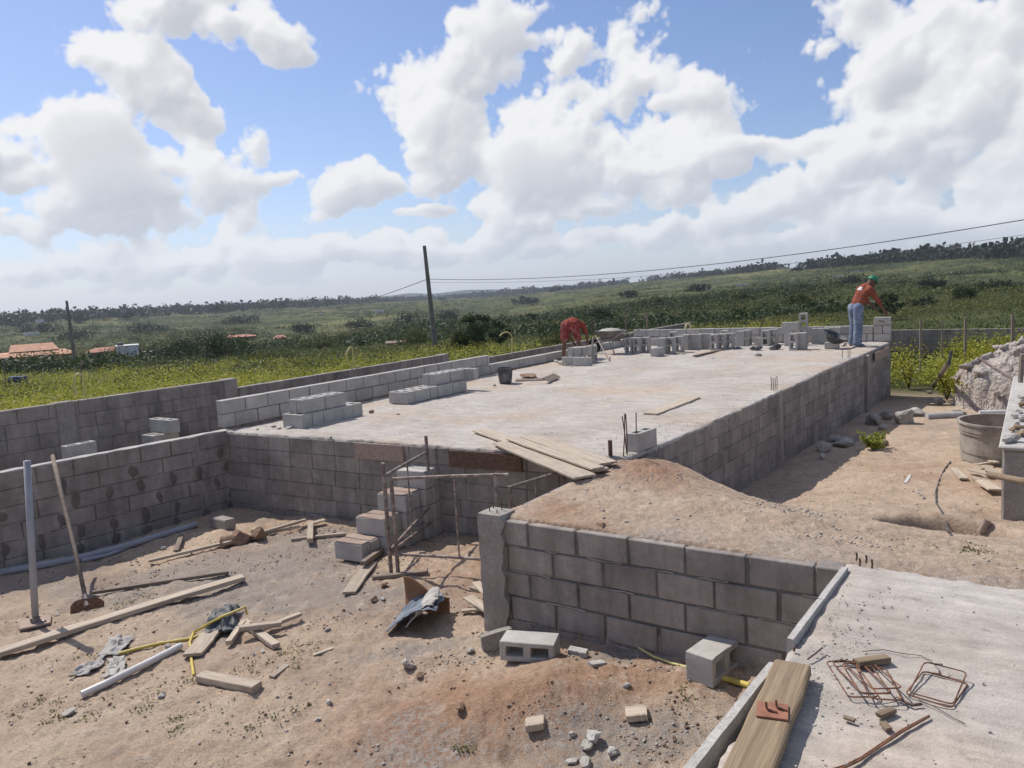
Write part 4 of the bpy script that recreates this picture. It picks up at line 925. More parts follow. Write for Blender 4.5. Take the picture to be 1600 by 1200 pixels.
frame('scaffold', 'steel pipe frame spanning from the double posts to the corner post', [(B0, at(B0, -.015)), (T0, at(T0, .07))],
      [(at(B0, -.035), B0 + dr * 1.12 + Vector((0, 0, 1.08))), (at(B0, -.80), B0 + dr * 1.0 + Vector((0, 0, .26)))], [(B0 + dr * .62 + Vector((0, 0, .26)), B0 + dr * .62 + Vector((0, 0, 1.06)))])
U0 = W2(-.62, -1.25, -1.05); U1 = W2(-.34, -.42, -1.05)
frame('scaffold', 'steel pipe frame leading under the walkway boards', [(U0, at(U0, -.05)), (U1, at(U1, .0))], [(at(U0, -.06), at(U1, -.03)), (at(U0, -.75), at(U1, -.72))], [(lerp(U0, U1, .35), lerp(at(U0, -.06), at(U1, -.03), .35)), (lerp(U0, U1, .75), lerp(at(U0, -.06), at(U1, -.03), .75))])
# ================================================================ tools
b0 = on(56, 975, .01); o = empty('tamper', b0, 'grey post tamper with a square base plate standing near the left edge', 'tamper')
t0 = b0 + Vector((0, 0, 0)); top = wp(-5.35, 0, 42, 720); D0 = toab(b0.x, b0.y)[0]; top = wp(D0 + .0, 0, 42, 720)
MB().tube([b0, lerp(b0, top, .5), top], .030, 12).build('shaft', M['pvc_grey'], o, smooth=True)
MB().box((b0.x, b0.y, b0.z + .004), (.25, .22, .02), Matrix.Rotation(.5, 3, 'Z'), ch=.003).build('base_plate', M['form'], o)
MB().tube([b0 + Vector((0, 0, .01)), b0 + Vector((0, 0, .06))], .042, 12).build('socket', M['steel'], o)
MB().tube([b0 + Vector((.02, 0, .02)), b0 + Vector((.10, -.02, .015))], .018, 8).build('lug', M['steel'], o)
b0 = on(137, 952, .03); top = wp(-6.02, 0, 82, 712); o = empty('hoe', b0, 'worn hoe with a dark wooden handle leaning on the yard wall', 'hoe')
MB().tube([b0, lerp(b0, top, .35) + Vector((.01, 0, -.01)), lerp(b0, top, .7), top], [.021, .020, .021, .022], 10).build('handle', M['wood_grey'], o, smooth=True)
y_ = yawpx(110, 962, 166, 955, -1.1); R3 = Matrix.Rotation(y_, 3, 'Z') @ Matrix.Rotation(-.5, 3, 'X'); bl = MB(); vs = []; nn = 14
for (sg, th_) in ((-1, 0), (1, .006)):
    for i in range(nn + 1):
        x = -.15 + .30 * i / nn; vs.append(R3 @ Vector((x, th_, .075 - .05 * abs(2 * i / nn - 1) ** 4)) + b0); vs.append(R3 @ Vector((x, th_, -.05)) + b0)
m2 = 2 * (nn + 1); fs = [(2 * i, 2 * i + 1, 2 * i + 3, 2 * i + 2) for i in range(nn)] + [(m2 + 2 * i, m2 + 2 * i + 2, m2 + 2 * i + 3, m2 + 2 * i + 1) for i in range(nn)]
fs += [(2 * i, 2 * i + 2, m2 + 2 * i + 2, m2 + 2 * i) for i in range(nn)] + [(2 * i + 1, m2 + 2 * i + 1, m2 + 2 * i + 3, 2 * i + 3) for i in range(nn)] + [(0, m2, m2 + 1, 1), (2 * nn, 2 * nn + 1, m2 + 2 * nn + 1, m2 + 2 * nn)]
bl.add(vs, fs).build('blade', M['rust'], o); MB().tube([b0 + Vector((0, 0, -.005)), lerp(b0, top, .06)], .03, 10).build('collar', M['steel'], o)
# ================================================================ cloth and bags
def sheet(name, outline, z0, hf, mat, label, cat, n=26, thick=.006):
    """a crumpled sheet over a quadrilateral of picture points, draped at height hf(s,t)"""
    c4 = [on(*q) for q in outline]; V_ = []; Fc = []
    for j in range(n + 1):
        for i in range(n + 1):
            s, t_ = i / n, j / n; p = (c4[0] * (1 - s) + c4[1] * s) * (1 - t_) + (c4[3] * (1 - s) + c4[2] * s) * t_
            e_ = float(fbm(s * 3 + z0 * 9, t_ * 3, 71, 3)) * .05; p = p + Vector((e_, e_ * .5, 0)); p.z = gz(p.x, p.y) + hf(s, t_); V_.append(p)
    for j in range(n):
        for i in range(n): Fc.append((j * (n + 1) + i, j * (n + 1) + i + 1, (j + 1) * (n + 1) + i + 1, (j + 1) * (n + 1) + i))
    o = MB().add(V_, Fc).build(name, M[mat], smooth=True); md = o.modifiers.new('thickness', 'SOLIDIFY'); md.thickness = thick; md.offset = 1
    return tag(o, label, cat)
def wr(s, t_, k, sd): return float(np.abs(fbm(s * k, t_ * k * .5, sd, 4, .6)))
sheet('rag', [(158, 1028), (172, 1000), (207, 998), (188, 1026)], .1, lambda s, t_: .012 + .045 * wr(s, t_, 3.5, 72) + .035 * math.sin(s * 3.1) * math.sin(t_ * 3.1), 'cloth', 'crumpled grey rag bunched at the end of the yellow conduit', 'rag')
sheet('rag', [(160, 1068), (174, 1030), (196, 1034), (190, 1056)], .2, lambda s, t_: .012 + .05 * wr(s, t_, 4, 76), 'cloth', 'tail of pale cloth hanging from the rag toward the plastic pipe', 'rag')
sheet('rag', [(110, 1062), (130, 1042), (170, 1024), (150, 1050)], .3, lambda s, t_: .010 + .04 * wr(s, t_, 5, 79), 'cloth', 'long thin end of cloth reaching left of the rag', 'rag')
sheet('plastic_bag', [(322, 1000), (335, 962), (378, 955), (368, 994)], .4, lambda s, t_: .02 + .13 * math.sin(s * 3.0) * math.sin(t_ * 3.0) + .08 * wr(s, t_, 4, 83), 'dark', 'torn black plastic bag bundled over the end of a board', 'plastic bag')
sheet('cement_bag', [(608, 994), (632, 950), (694, 958), (686, 994)], .5, lambda s, t_: .02 + .20 * math.sin(t_ * 1.9) * (1 - .3 * s) + .03 * wr(s, t_, 3, 87), 'bluegrey', 'empty blue grey cement bag folded on the dirt', 'cement bag')
sheet('cement_bag', [(640, 992), (660, 958), (688, 964), (682, 990)], .6, lambda s, t_: .06 + .17 * math.sin(t_ * 1.9) + .05 * wr(s, t_, 4, 90), 'cloth', 'paler inner fold of the cement bag lying on top of it', 'cement bag')
cb_ = on(668, 962); vs = []; fs = []
for j in range(13):
    for i in range(21):
        s, t_ = i / 20, j / 12; x = (s - .5) * .42; w = Vector((x * .95, .12 - .18 * s + .05 * math.sin(t_ * 3.1), .02 + t_ * (.30 - .16 * s) + .02 * math.sin(s * 7))); vs.append(Vector((cb_.x, cb_.y, gz(cb_.x, cb_.y))) + w)
for j in range(12):
    for i in range(20): fs.append((j * 21 + i, j * 21 + i + 1, j * 21 + i + 22, j * 21 + i + 21))
o = MB().add(vs, fs).build('cardboard_sheet', M['card'], smooth=True); md = o.modifiers.new('thickness', 'SOLIDIFY'); md.thickness = .008; tag(o, 'brown cardboard sheet standing curled behind the blue grey bag', 'cardboard')
# ================================================================ stones
def rock_bm(sd, s, flat=1.0, sub=3, rough=.35, freq=1.4):
    bm = bmesh.new(); bmesh.ops.create_icosphere(bm, subdivisions=sub, radius=1); rng = random.Random(sd); ox = rng.random() * 50
    pl = [Vector((rng.gauss(0, 1), rng.gauss(0, 1), rng.gauss(0, 1))).normalized() for _ in range(11)]; dd = [rng.uniform(.42, .80) for _ in pl]
    for v in bm.verts:
        c = v.co.copy()
        for n_, d_ in zip(pl, dd):
            k = c.dot(n_)
            if k > d_: c -= n_ * (k - d_)
        f = 1 + rough * float(fbm(c.x * freq + c.z + ox, c.y * freq - c.z * .7 + ox, 91, 4))
        c = c * f; v.co = Vector((c.x * s[0], c.y * s[1], c.z * s[2] * flat))
    lo = min(v.co.z for v in bm.verts)
    for v in bm.verts: v.co.z -= lo
    return bm
def rock(p, s, label, mat='stone', cat='stone', name='stone', sd=None, group=None, flat=.75, sub=3, rough=.35, sink=.12, yaw=None, freq=1.4):
    sd = sd if sd is not None else int(abs(p[0]) * 977 + abs(p[1]) * 331)
    if isinstance(s, (int, float)): s = (s, s * .8, s * .75)
    bm = rock_bm(sd, s, flat, sub, rough, freq); me = bpy.data.meshes.new(name); bm.to_mesh(me); bm.free(); me.materials.append(M[mat])
    at_ = me.attributes.new('tint', 'FLOAT', 'POINT'); at_.data.foreach_set('value', [random.uniform(.35, .65)] * len(me.vertices))
    o = bpy.data.objects.new(name, me); COL.objects.link(o); o.location = (p[0], p[1], p[2] - s[2] * sink); o.rotation_euler.z = random.uniform(0, 6) if yaw is None else yaw
    return tag(o, label, cat if label else None, group)
GST = 'loose stones in the lower yard'
for (u, v, s, mt, lb) in [(636, 1042, .072, 'lime', 'pale boulder casting a short shadow in front of the cement bag'), (720, 1110, .05, 'soilclod', 'reddish clod on the left flank of the red mound'), (110, 1118, .05, 'stone', 'grey rubble lump at the lower end of the plastic pipe'), (253, 1090, .036, 'cast_light', 'small pale stone right of the plastic pipe'),
   (515, 1100, .035, 'cast_light', 'pale chip with a dark side in the middle of the dirt'), (497, 1125, .032, 'stone', 'dark chip below the pale one'), (980, 1074, .030, 'cast_light', 'rounded pale pebble on top of the red mound'), (583, 940, .055, 'soilclod', 'brown stone left of the pipe frame feet'), (598, 938, .035, 'cast_light', 'small pale stone touching the brown one'),
   (930, 1158, .065, 'cast_light', 'brightest flat stone at the bottom centre'), (916, 1168, .048, 'stone', 'grey stone tucked left of the brightest one'), (958, 1180, .045, 'cast_light', 'oval stone right of the brightest one'), (896, 1150, .030, 'stone', 'small grey stone above the brightest one'), (897, 1192, .045, 'stone', 'stone cut by the bottom edge, left one'),
   (915, 1196, .048, 'stone', 'stone cut by the bottom edge, right one'), (262, 1014, .045, 'stone', 'grey stone lying on the yellow conduit'), (90, 962, .022, 'cast_light', 'small flat stone between the tamper and the hoe'), (398, 1024, .02, 'stone', 'tiny stone below the crossed boards'), (411, 1019, .025, 'cast_light', 'second tiny stone below the crossed boards'),
   (512, 985, .035, 'stone', 'knobbly stone right of the crossed boards'), (735, 1020, .04, 'cast_light', 'pale flat stone left of the two cell block'), (600, 918, .05, 'soilclod', 'clod just left of the frame feet'), (657, 1058, .04, 'soilclod', 'dark clod on the edge of the trench'), (256, 858, .035, 'stone', 'small stone at the foot of the soil heap'), (552, 868, .03, 'cast_light', 'flat chip left of the lowest step')]:
    p = on(u, v); rock(p, s, lb, mt, group=GST)
for (u, v, s) in [(378, 842, .20), (405, 836, .16), (355, 848, .13)]:
    p = on(u, v + 6); rock((p.x, p.y, p.z), (s, s * .8, s * .9), {378: 'dark lump of earth in the middle of the soil heap', 405: 'dark earth lump at the right of the soil heap', 355: 'paler earth lump at the left of the soil heap'}[u], 'soilclod', 'earth', 'earth_clod', group='lumps of the soil heap', rough=.5, sink=.25)
# rubble by the platform side wall and in the far yard
GY = 'broken concrete lumps along the platform side wall'
for i, (u, v, s, mt, lb) in enumerate([(1290, 705, .18, 'stone', 'leftmost broken lump in the wall shadow'), (1318, 697, .22, 'stone', 'large pale lump behind the leafy weed'), (1300, 690, .16, 'stone', 'tilted slab piece behind the leftmost lump'), (1342, 690, .15, 'stone', 'rounded lump left of the leafy weed'), (1380, 672, .13, 'stone', 'lump right behind the leafy weed'),
   (1412, 662, .26, 'stone', 'big triangular rock in the wall shadow'), (1385, 655, .20, 'stone', 'dark rock at the foot of the wall end'), (1432, 650, .22, 'stone', 'rock at the edge of the shadow near the heap'), (1365, 662, .25, 'stone', 'broad dark slab lying against the wall'), (1285, 718, .09, 'cast_light', 'small chip in front of the leftmost lump'),
   (1412, 590, .22, 'stone', 'grey rock beside the far end of the wall'), (1440, 583, .28, 'cast_light', 'pale rock on the sunny patch beyond the wall'), (1425, 595, .15, 'stone', 'small rock between the two beyond the wall'), (1455, 590, .14, 'stone', 'dark stone right of the pale rock')]):
    p = on(u, v, 0, -1.2); rock(p, (s, s * .8, s * .8), lb, mt, group=GY, sink=.2)
p = on(1377, 700, .03, -1.2); pipe([(1368, 701, -1.15), (1383, 692, -1.13)], .06, 'wood_brown', 'short brown pipe stub beside the leafy weed')
# rubble heap
hc = W2(3.15, 12.6); o = empty('rubble_heap', (hc.x, hc.y, -1.25), 'big heap of pale limestone rubble at the right edge', 'rubble heap')
nx, ny = 150, 110; hv = []; rg_ = np.random.default_rng(8)
ga, gb = np.meshgrid(np.linspace(1.75, 6.2, nx), np.linspace(10.9, 14.2, ny)); dd_ = np.maximum(0, 1 - ((np.clip(3.9 - ga, 0, 9) / 2.0) ** 2 + (np.clip(ga - 4.4, 0, 9) / 1.8) ** 2 + ((gb - 12.4) / 1.4) ** 2)) ** .42
lump = np.full(ga.shape, -1.0)
for _ in range(420):
    ca_, cb2 = rg_.uniform(1.8, 6.1), rg_.uniform(10.9, 14.1); rr_ = rg_.uniform(.10, .50) ; q_ = 1 - ((ga - ca_) ** 2 + (gb - cb2) ** 2) / rr_ ** 2; lump = np.maximum(lump, np.sqrt(np.clip(q_, 0, 1)) * rr_ * .75)
hz2 = -1.45 + dd_ * 1.22 + np.clip(lump, 0, 1) * (dd_ > .02) + fbm(ga * 3, gb * 3, 101, 5, .6) * .28 * dd_ + fbm(ga * 14, gb * 14, 105, 3, .6) * .06
wx_ = C0[0] + ga * e1[0] + gb * e2[0] + fbm(ga * 5, gb * 5, 107, 3) * .12; wy_ = C0[1] + ga * e1[1] + gb * e2[1] + fbm(ga * 5 + 9, gb * 5, 109, 3) * .12
I2 = (np.arange(ny - 1)[:, None] * nx + np.arange(nx - 1)[None]).ravel(); V2 = np.stack([wx_ - hc.x, wy_ - hc.y, hz2 + 1.25], -1).reshape(-1, 3)
hm = npmesh('rubble_mass', V2, np.stack([I2, I2 + 1, I2 + nx + 1, I2 + nx], 1), M['lime'], dict(tint=np.clip(.5 + fbm(ga * 4, gb * 4, 111, 3).ravel() * .6, 0, 1))); hm.parent = o
for i in range(96):
    k_ = int(rg_.integers(0, len(V2))); 
    if V2[k_][2] < .15: continue
    s_ = float(rg_.uniform(.08, .26)); r_ = rock(tuple(V2[k_]), (s_, s_ * .85, s_ * .8), None, 'lime', name='rock', sd=i, sub=3, rough=.6, sink=.3); r_.parent = o
    if 'category' in r_: del r_['category']
GH = 'stones lying at the foot of the rubble heap'
rng_ = random.Random(5)
for i, (u, v) in enumerate([(1478, 652), (1500, 648), (1530, 655), (1560, 652), (1592, 650), (1465, 632), (1452, 615)]):
    p = on(u, v, 0, -1.2); rock(p, rng_.uniform(.07, .16), '%s stone from the left at the foot of the rubble heap' % ORD[i], 'lime', group=GH)
def seg3(p, q, r, mat, label, cat, name, n=8, group=None):
    o = MB().tube([p, lerp(p, q, .5) + Vector((0, 0, -.01)), q], r, n).build(name, M[mat]); return tag(o, label, cat, group)
pz = lambda u, v, a: wp(a, 0, u, v)
seg3(rp(1530, 560, 14.6), rp(1592, 598, 14.2), .022, 'frame', 'thin pole lying across the face of the rubble heap', 'pole', 'pole')
seg3(on(1457, 603), rp(1482, 568, 17.2), .05, 'wood_grey', 'weathered timber propped at the left side of the rubble heap', 'timber', 'timber')
seg3(rp(1482, 569, 17.2), rp(1487, 548, 17.2), .03, 'dark', 'dark stub sticking up at the top of the propped timber', 'stub', 'stub')
seg3(rp(1597, 555, 13.6), rp(1592, 636, 13.4), .035, 'wood_grey', 'upright grey stake at the right edge before the heap', 'stake', 'stake')
pipe([(1448, 651, -1.2), (1503, 648, -1.2)], .07, 'cast_light', 'broken pale concrete bar lying left of the white pipes', 'concrete bar', name='concrete_bar')
pipe([(1530, 645, -1.0), (1600, 643, -1.0)], .045, 'pvc', 'upper white plastic pipe beyond the round tank', 'pipe', 'white pipes beyond the tank'); pipe([(1560, 651, -1.0), (1610, 650, -1.0)], .035, 'pvc', 'lower white plastic pipe beyond the round tank', 'pipe', 'white pipes beyond the tank')
# round tank
c = on(1530, 712, 0, -1.05); c = W2(2.98, 5.95); c.z = gz(c.x, c.y) + .0; o = empty('round_tank', c, 'weathered open round water tank standing in the dirt yard', 'tank'); R0 = .56; hh = .58
prof = [(R0 * .88, 0), (R0 * .93, .01), (R0 * .93, .13), (R0 * .95, .14), (R0 * .955, .40), (R0 * .985, .41), (R0 * .985, .44), (R0, .45), (R0 * 1.0, hh - .03), (R0 * 1.035, hh - .03), (R0 * 1.035, hh), (R0 * .97, hh), (R0 * .96, hh - .05), (R0 * .93, .42), (R0 * .92, .3)]
MB().lathe(prof, c, 48).build('shell', M['tank'], o, smooth=False); MB().lathe([(R0 * .925, .34), (R0 * .5, .37), (.001, .36)], c, 40).build('rubble_fill', M['soilclod'], o)
# boards and pipes by the pier
GQ = 'broken boards beside the pier'
for (u0, v0, u1, v1, w, lb) in [(1491, 735, 1506, 752, .10, 'single pale board lying apart on the left of the scrap'), (1530, 720, 1558, 730, .08, 'top board of the scrap by the tank'), (1515, 741, 1548, 748, .08, 'long board across the scrap'), (1522, 750, 1545, 756, .07, 'board under the long one'), (1534, 760, 1556, 775, .16, 'widest board leaning at the pier foot'), (1540, 735, 1556, 748, .1, 'board propped by the brown pipe'), (1528, 733, 1550, 729, .05, 'small lath between tank and pier')]:
    plank(u0, v0, u1, v1, w, .02, 'wood', lb, GQ, lift=random.uniform(.01, .08), seg=3)
plank(1415, 756, 1422, 744, .035, .02, 'pvc', 'short white stick on the open dirt of the yard', name='stick', cat='stick', seg=2)
for i, (u, v) in enumerate([(1438, 773), (1443, 780)]): p = on(u, v); rock(p, .035, ('upper', 'lower')[i] + ' pale stone on the dirt between shadow and hole', 'cast_light', group='pale stones in the yard')
seg3(rp(1545, 741, 8.4), rp(1640, 757, 7.6), .03, 'wood_brown', 'brown pipe lying across the pier at mid height', 'pipe', 'pipe', 10)
pipe([(1533, 832, -.85), (1543, 812, -.72)], .035, 'form', 'pinkish pipe stub poking out of the side of the hole')
cc = [on(1485, 722, .01), on(1475, 735, .01), on(1468, 750, .01), on(1462, 770, .01), on(1463, 788, .01), on(1472, 803, .02), on(1479, 822, .03), on(1482, 836, .02)]
o = MB().tube(cc, .008, 7).build('cable', M['dark'], smooth=True); tag(o, 'dark cable running from the tank down into the hole', 'cable')
GK = 'broken pieces on top of the pier'
for i, (u, v, s) in enumerate([(1572, 688, .07), (1585, 686, .09), (1592, 670, .08), (1598, 655, .08), (1590, 662, .05), (1598, 678, .07), (1578, 680, .05), (1590, 642, .07), (1596, 634, .08), (1588, 650, .06), (1597, 622, .07), (1582, 672, .05)]):
    p = P(u, v, .0); rock((p.x, p.y, -.015), s, '%s piece from the near end on top of the pier' % (ORD + ['ninth', 'tenth', 'eleventh', 'twelfth'])[i], ('cast_light', 'stone', 'wood_brown')[i % 3], group=GK, cat='rubble', name='rubble_piece')
# ================================================================ platform clutter
p = P(790, 600, 0); c = p + Vector((0, .12, .0)); o = empty('bucket', c, 'black bucket standing on the platform behind the longer stack', 'bucket')
MB().lathe([(.10, 0), (.115, .005), (.135, .16), (.145, .27), (.155, .272), (.157, .295), (.146, .297), (.14, .26), (.13, .20)], c, 28).build('body', M['bucket'], o)
MB().lathe([(.131, .21), (.001, .212)], c, 24).build('water', M['dark'], o)
MB().tube([c + Vector((.155 * math.cos(a), .155 * math.sin(a) * .35 - .10 * math.sin(a), .275 - .09 * math.sin(a))) for a in np.linspace(0, math.pi, 10)], .004, 6).build('handle', M['steel'], o)
plank(806, 594, 852, 592, .30, .018, 'wood_grey', 'flat mixing board with mortar right of the bucket', z=.004, seg=2); o = plank(853, 594, 870, 586, .16, .012, 'wood_grey', 'small board tilted up at the end of the mixing board', z=.06, seg=2, roll=.5)
p = P(828, 589, .02); rock((p.x, p.y, .02), (.28, .16, .05), 'low mound of mortar on the mixing board', 'soilclod', 'mortar', 'mortar_mound', sub=4, rough=.5, sink=0)
seg3(P(921, 569, .01), P(926, 569, 0) + Vector((.06, .15, .62)), .018, 'wood', 'pale lath leaning on the pile by the bending worker', 'lath', 'lath')
seg3(P(953, 565, .01), P(933, 558, 0) + Vector((0, .1, .52)), .016, 'frame', 'thin rod leaning between the pile and the wheelbarrow', 'rod', 'rod')
p = P(928, 552, 0); seg3(Vector((p.x, p.y, 0)), Vector((p.x - .02, p.y, .95)), .015, 'wood_dark', 'thin upright stake behind the pile of blocks', 'stake', 'stake')
for i, (u, v, s, mt, lb) in enumerate([(869, 566, .09, 'cast_light', 'broken block piece at the feet of the bending worker'), (876, 570, .08, 'stone', 'lump just right of the broken piece'), (885, 572, .06, 'cast_light', 'small lump before the block pile'), (893, 573, .05, 'stone', 'pebble before the block pile'), (1182, 547, .16, 'dark', 'left dark crumpled cement bag at the far end'), (1210, 546, .15, 'dark', 'right dark crumpled cement bag at the far end'), (1152, 546, .14, 'bluegrey', 'grey crumpled bag beside the middle trio'), (1185, 556, .10, 'stone', 'flat lump in front of the dark bags'), (1108, 546, .08, 'stone', 'lump beside the squat pile'), (1318, 541, .09, 'stone', 'lump between the tub and the worker'), (1334, 543, .06, 'stone', 'small lump at the feet of the green helmet worker'),
    (428, 668, .045, 'stone', 'left crumb on the platform near its left corner'), (437, 670, .04, 'cast_light', 'middle crumb on the platform near its left corner'), (452, 670, .06, 'cast_light', 'right crumb on the platform near its left corner'), (402, 672, .035, 'stone', 'dark crumb left of the others near the corner'), (517, 684, .03, 'dark', 'black pebble near the front edge of the platform'), (580, 645, .06, 'soilclod', 'clod between the two left stacks'), (622, 648, .03, 'soilclod', 'pebble before the longer stack'), (773, 603, .04, 'stone', 'crumb beside the bucket')]):
    p = P(u, v, 0); rock((p.x, p.y, .0), (s, s * .8, s * .7), lb, mt, 'rubble' if mt not in ('dark', 'bluegrey') else 'cement bag', 'cement_bag' if mt in ('dark', 'bluegrey') else 'rubble_piece', group='rubble and crumbs on the platform', flat=.7)
p = P(925, 822 - 0, 0); p = P(940, 823, 0); rock((p.x, p.y, .0), (.055, .035, .035), 'reddish brick lump on the ramp just behind the foreground wall', 'soilclod', sd=4)
# wheelbarrow
def wheelbarrow(p, yaw):
    o = empty('wheelbarrow', p, 'old wheelbarrow full of mortar behind the bending worker', 'wheelbarrow'); R3 = Matrix.Rotation(yaw, 3, 'Z'); T_ = lambda x, y, z: Vector(p) + R3 @ Vector((x, y, z))
    def tub(lv, name, mat):
        vs = []; fs = []; n = 20
        for (L_, w, z, sh) in lv:
            for k in range(n):
                a = 2 * math.pi * k / n; cx = math.copysign(abs(math.cos(a)) ** .6, math.cos(a)); sy = math.copysign(abs(math.sin(a)) ** .6, math.sin(a)); vs.append(T_(sh + L_ * cx, w * sy, z))
        for i in range(len(lv) - 1):
            for k in range(n): fs.append((i * n + k, i * n + (k + 1) % n, (i + 1) * n + (k + 1) % n, (i + 1) * n + k))
        if lv[-1][0] < .02 or lv[0][0] > 0: fs.append(tuple(range(n)))
        return MB().add(vs, fs).build(name, mat, o)
    tub([(.22, .16, .33, .02), (.36, .27, .58, 0), (.385, .29, .60, 0), (.37, .275, .605, 0), (.35, .26, .57, 0), (.3, .22, .48, 0)], 'tray', M['steel']); tub([(.345, .255, .565, 0), (.2, .15, .64, 0), (.01, .01, .66, 0)], 'mortar_load', M['cast_light'])
    for s in (-1, 1):
        MB().tube([T_(-.55, s * .13, .22), T_(-.2, s * .2, .34), T_(.3, s * .24, .42), T_(.75, s * .28, .62)], .017, 8).build('handle', M['steel'], o)
        MB().tube([T_(.22, s * .22, .38), T_(.30, s * .24, 0), T_(.12, s * .22, .36)], .013, 7).build('leg', M['steel'], o)
    MB().lathe([(.10, -.03), (.17, -.045), (.20, -.02), (.20, .02), (.17, .045), (.10, .03)], T_(-.55, 0, .20), 26, R3 @ Matrix.Rotation(math.pi / 2, 3, 'X')).build('wheel', M['rubber'], o)
    MB().tube([T_(-.55, -.14, .20), T_(-.55, .14, .20)], .012, 8).build('axle', M['steel'], o); return o
p = P(955, 553, 0); wheelbarrow((p.x, p.y, 0), ANG1 - .2)
p = P(1300, 545, 0); c = Vector((p.x, p.y, 0)); o = empty('mortar_tub', c, 'black mortar tub tilted on a block near the green helmet worker', 'tub'); R3 = Matrix.Rotation(.35, 3, 'Y') @ Matrix.Rotation(.3, 3, 'X')
MB().lathe([(.001, 0), (.12, .0), (.20, .06), (.27, .17), (.285, .175), (.275, .185), (.20, .09), (.11, .03), (.001, .025)], c + Vector((0, 0, .16)), 26, R3).build('bowl', M['dark'], o); MB().box(c + Vector((0, 0, .08)), (.3, .16, .14), Matrix.Rotation(ANG1, 3, 'Z'), ch=.006).build('support_block', M['block'], o)
# ================================================================ people
def cap_mesh(parts, name, mat, parent, voxel=.011, smooth=2):
    """tapered limbs blown together into one continuous surface"""
    mb = MB()
    for (p, q, r0, r1) in parts:
        p, q = Vector(p), Vector(q); n = 5; d = q - p; L_ = d.length; t = d / max(L_, 1e-5); pts = []; rs = []
        for k in range(4): a = math.pi / 2 * (1 - k / 4); pts.append(p - t * r0 * math.sin(a)); rs.append(max(r0 * math.cos(a), .002))
        for k in range(n): f = k / (n - 1); pts.append(p.lerp(q, f)); rs.append(r0 + (r1 - r0) * f)
        for k in range(1, 5): a = math.pi / 2 * k / 4; pts.append(q + t * r1 * math.sin(a)); rs.append(max(r1 * math.cos(a), .002))
        mb.tube(pts, rs, 12)
    o = mb.build(name, mat, parent, smooth=True)
    r = o.modifiers.new('join', 'REMESH'); r.mode = 'VOXEL'; r.voxel_size = voxel; r.use_smooth_shade = True
    if smooth: s = o.modifiers.new('soften', 'SMOOTH'); s.iterations = smooth; s.factor = .5
    return o
def hand(T, w, d, pn, side, s=1.0):
    """five separate curled fingers; w wrist, d finger direction, pn palm normal"""
    w = Vector(w); d = Vector(d).normalized(); pn = Vector(pn).normalized(); x = d.cross(pn).normalized() * side; pn = x.cross(d).normalized() * side
    out = [(w, w + d * .05, .026, .030), (w + d * .02 + x * .018, w + d * .085 + x * .022, .018, .016), (w + d * .02 - x * .018, w + d * .08 - x * .024, .018, .015)]
    for i, (ox, l) in enumerate(((-.030, .058), (-.010, .072), (.010, .078), (.030, .070))):
        a = w + d * .085 + x * ox; b = a + (d * .85 + pn * .5).normalized() * l * .55; c = b + (d * .35 + pn * .94).normalized() * l * .5
        out += [(a, b, .0095, .0085), (b, c, .0085, .007)]
    a = w + d * .025 + x * .034; b = a + (d * .6 + x * .75 + pn * .2).normalized() * .035; c = b + (d * .9 + x * .1 + pn * .5).normalized() * .032
    return out + [(a, b, .012, .011), (b, c, .011, .009)]
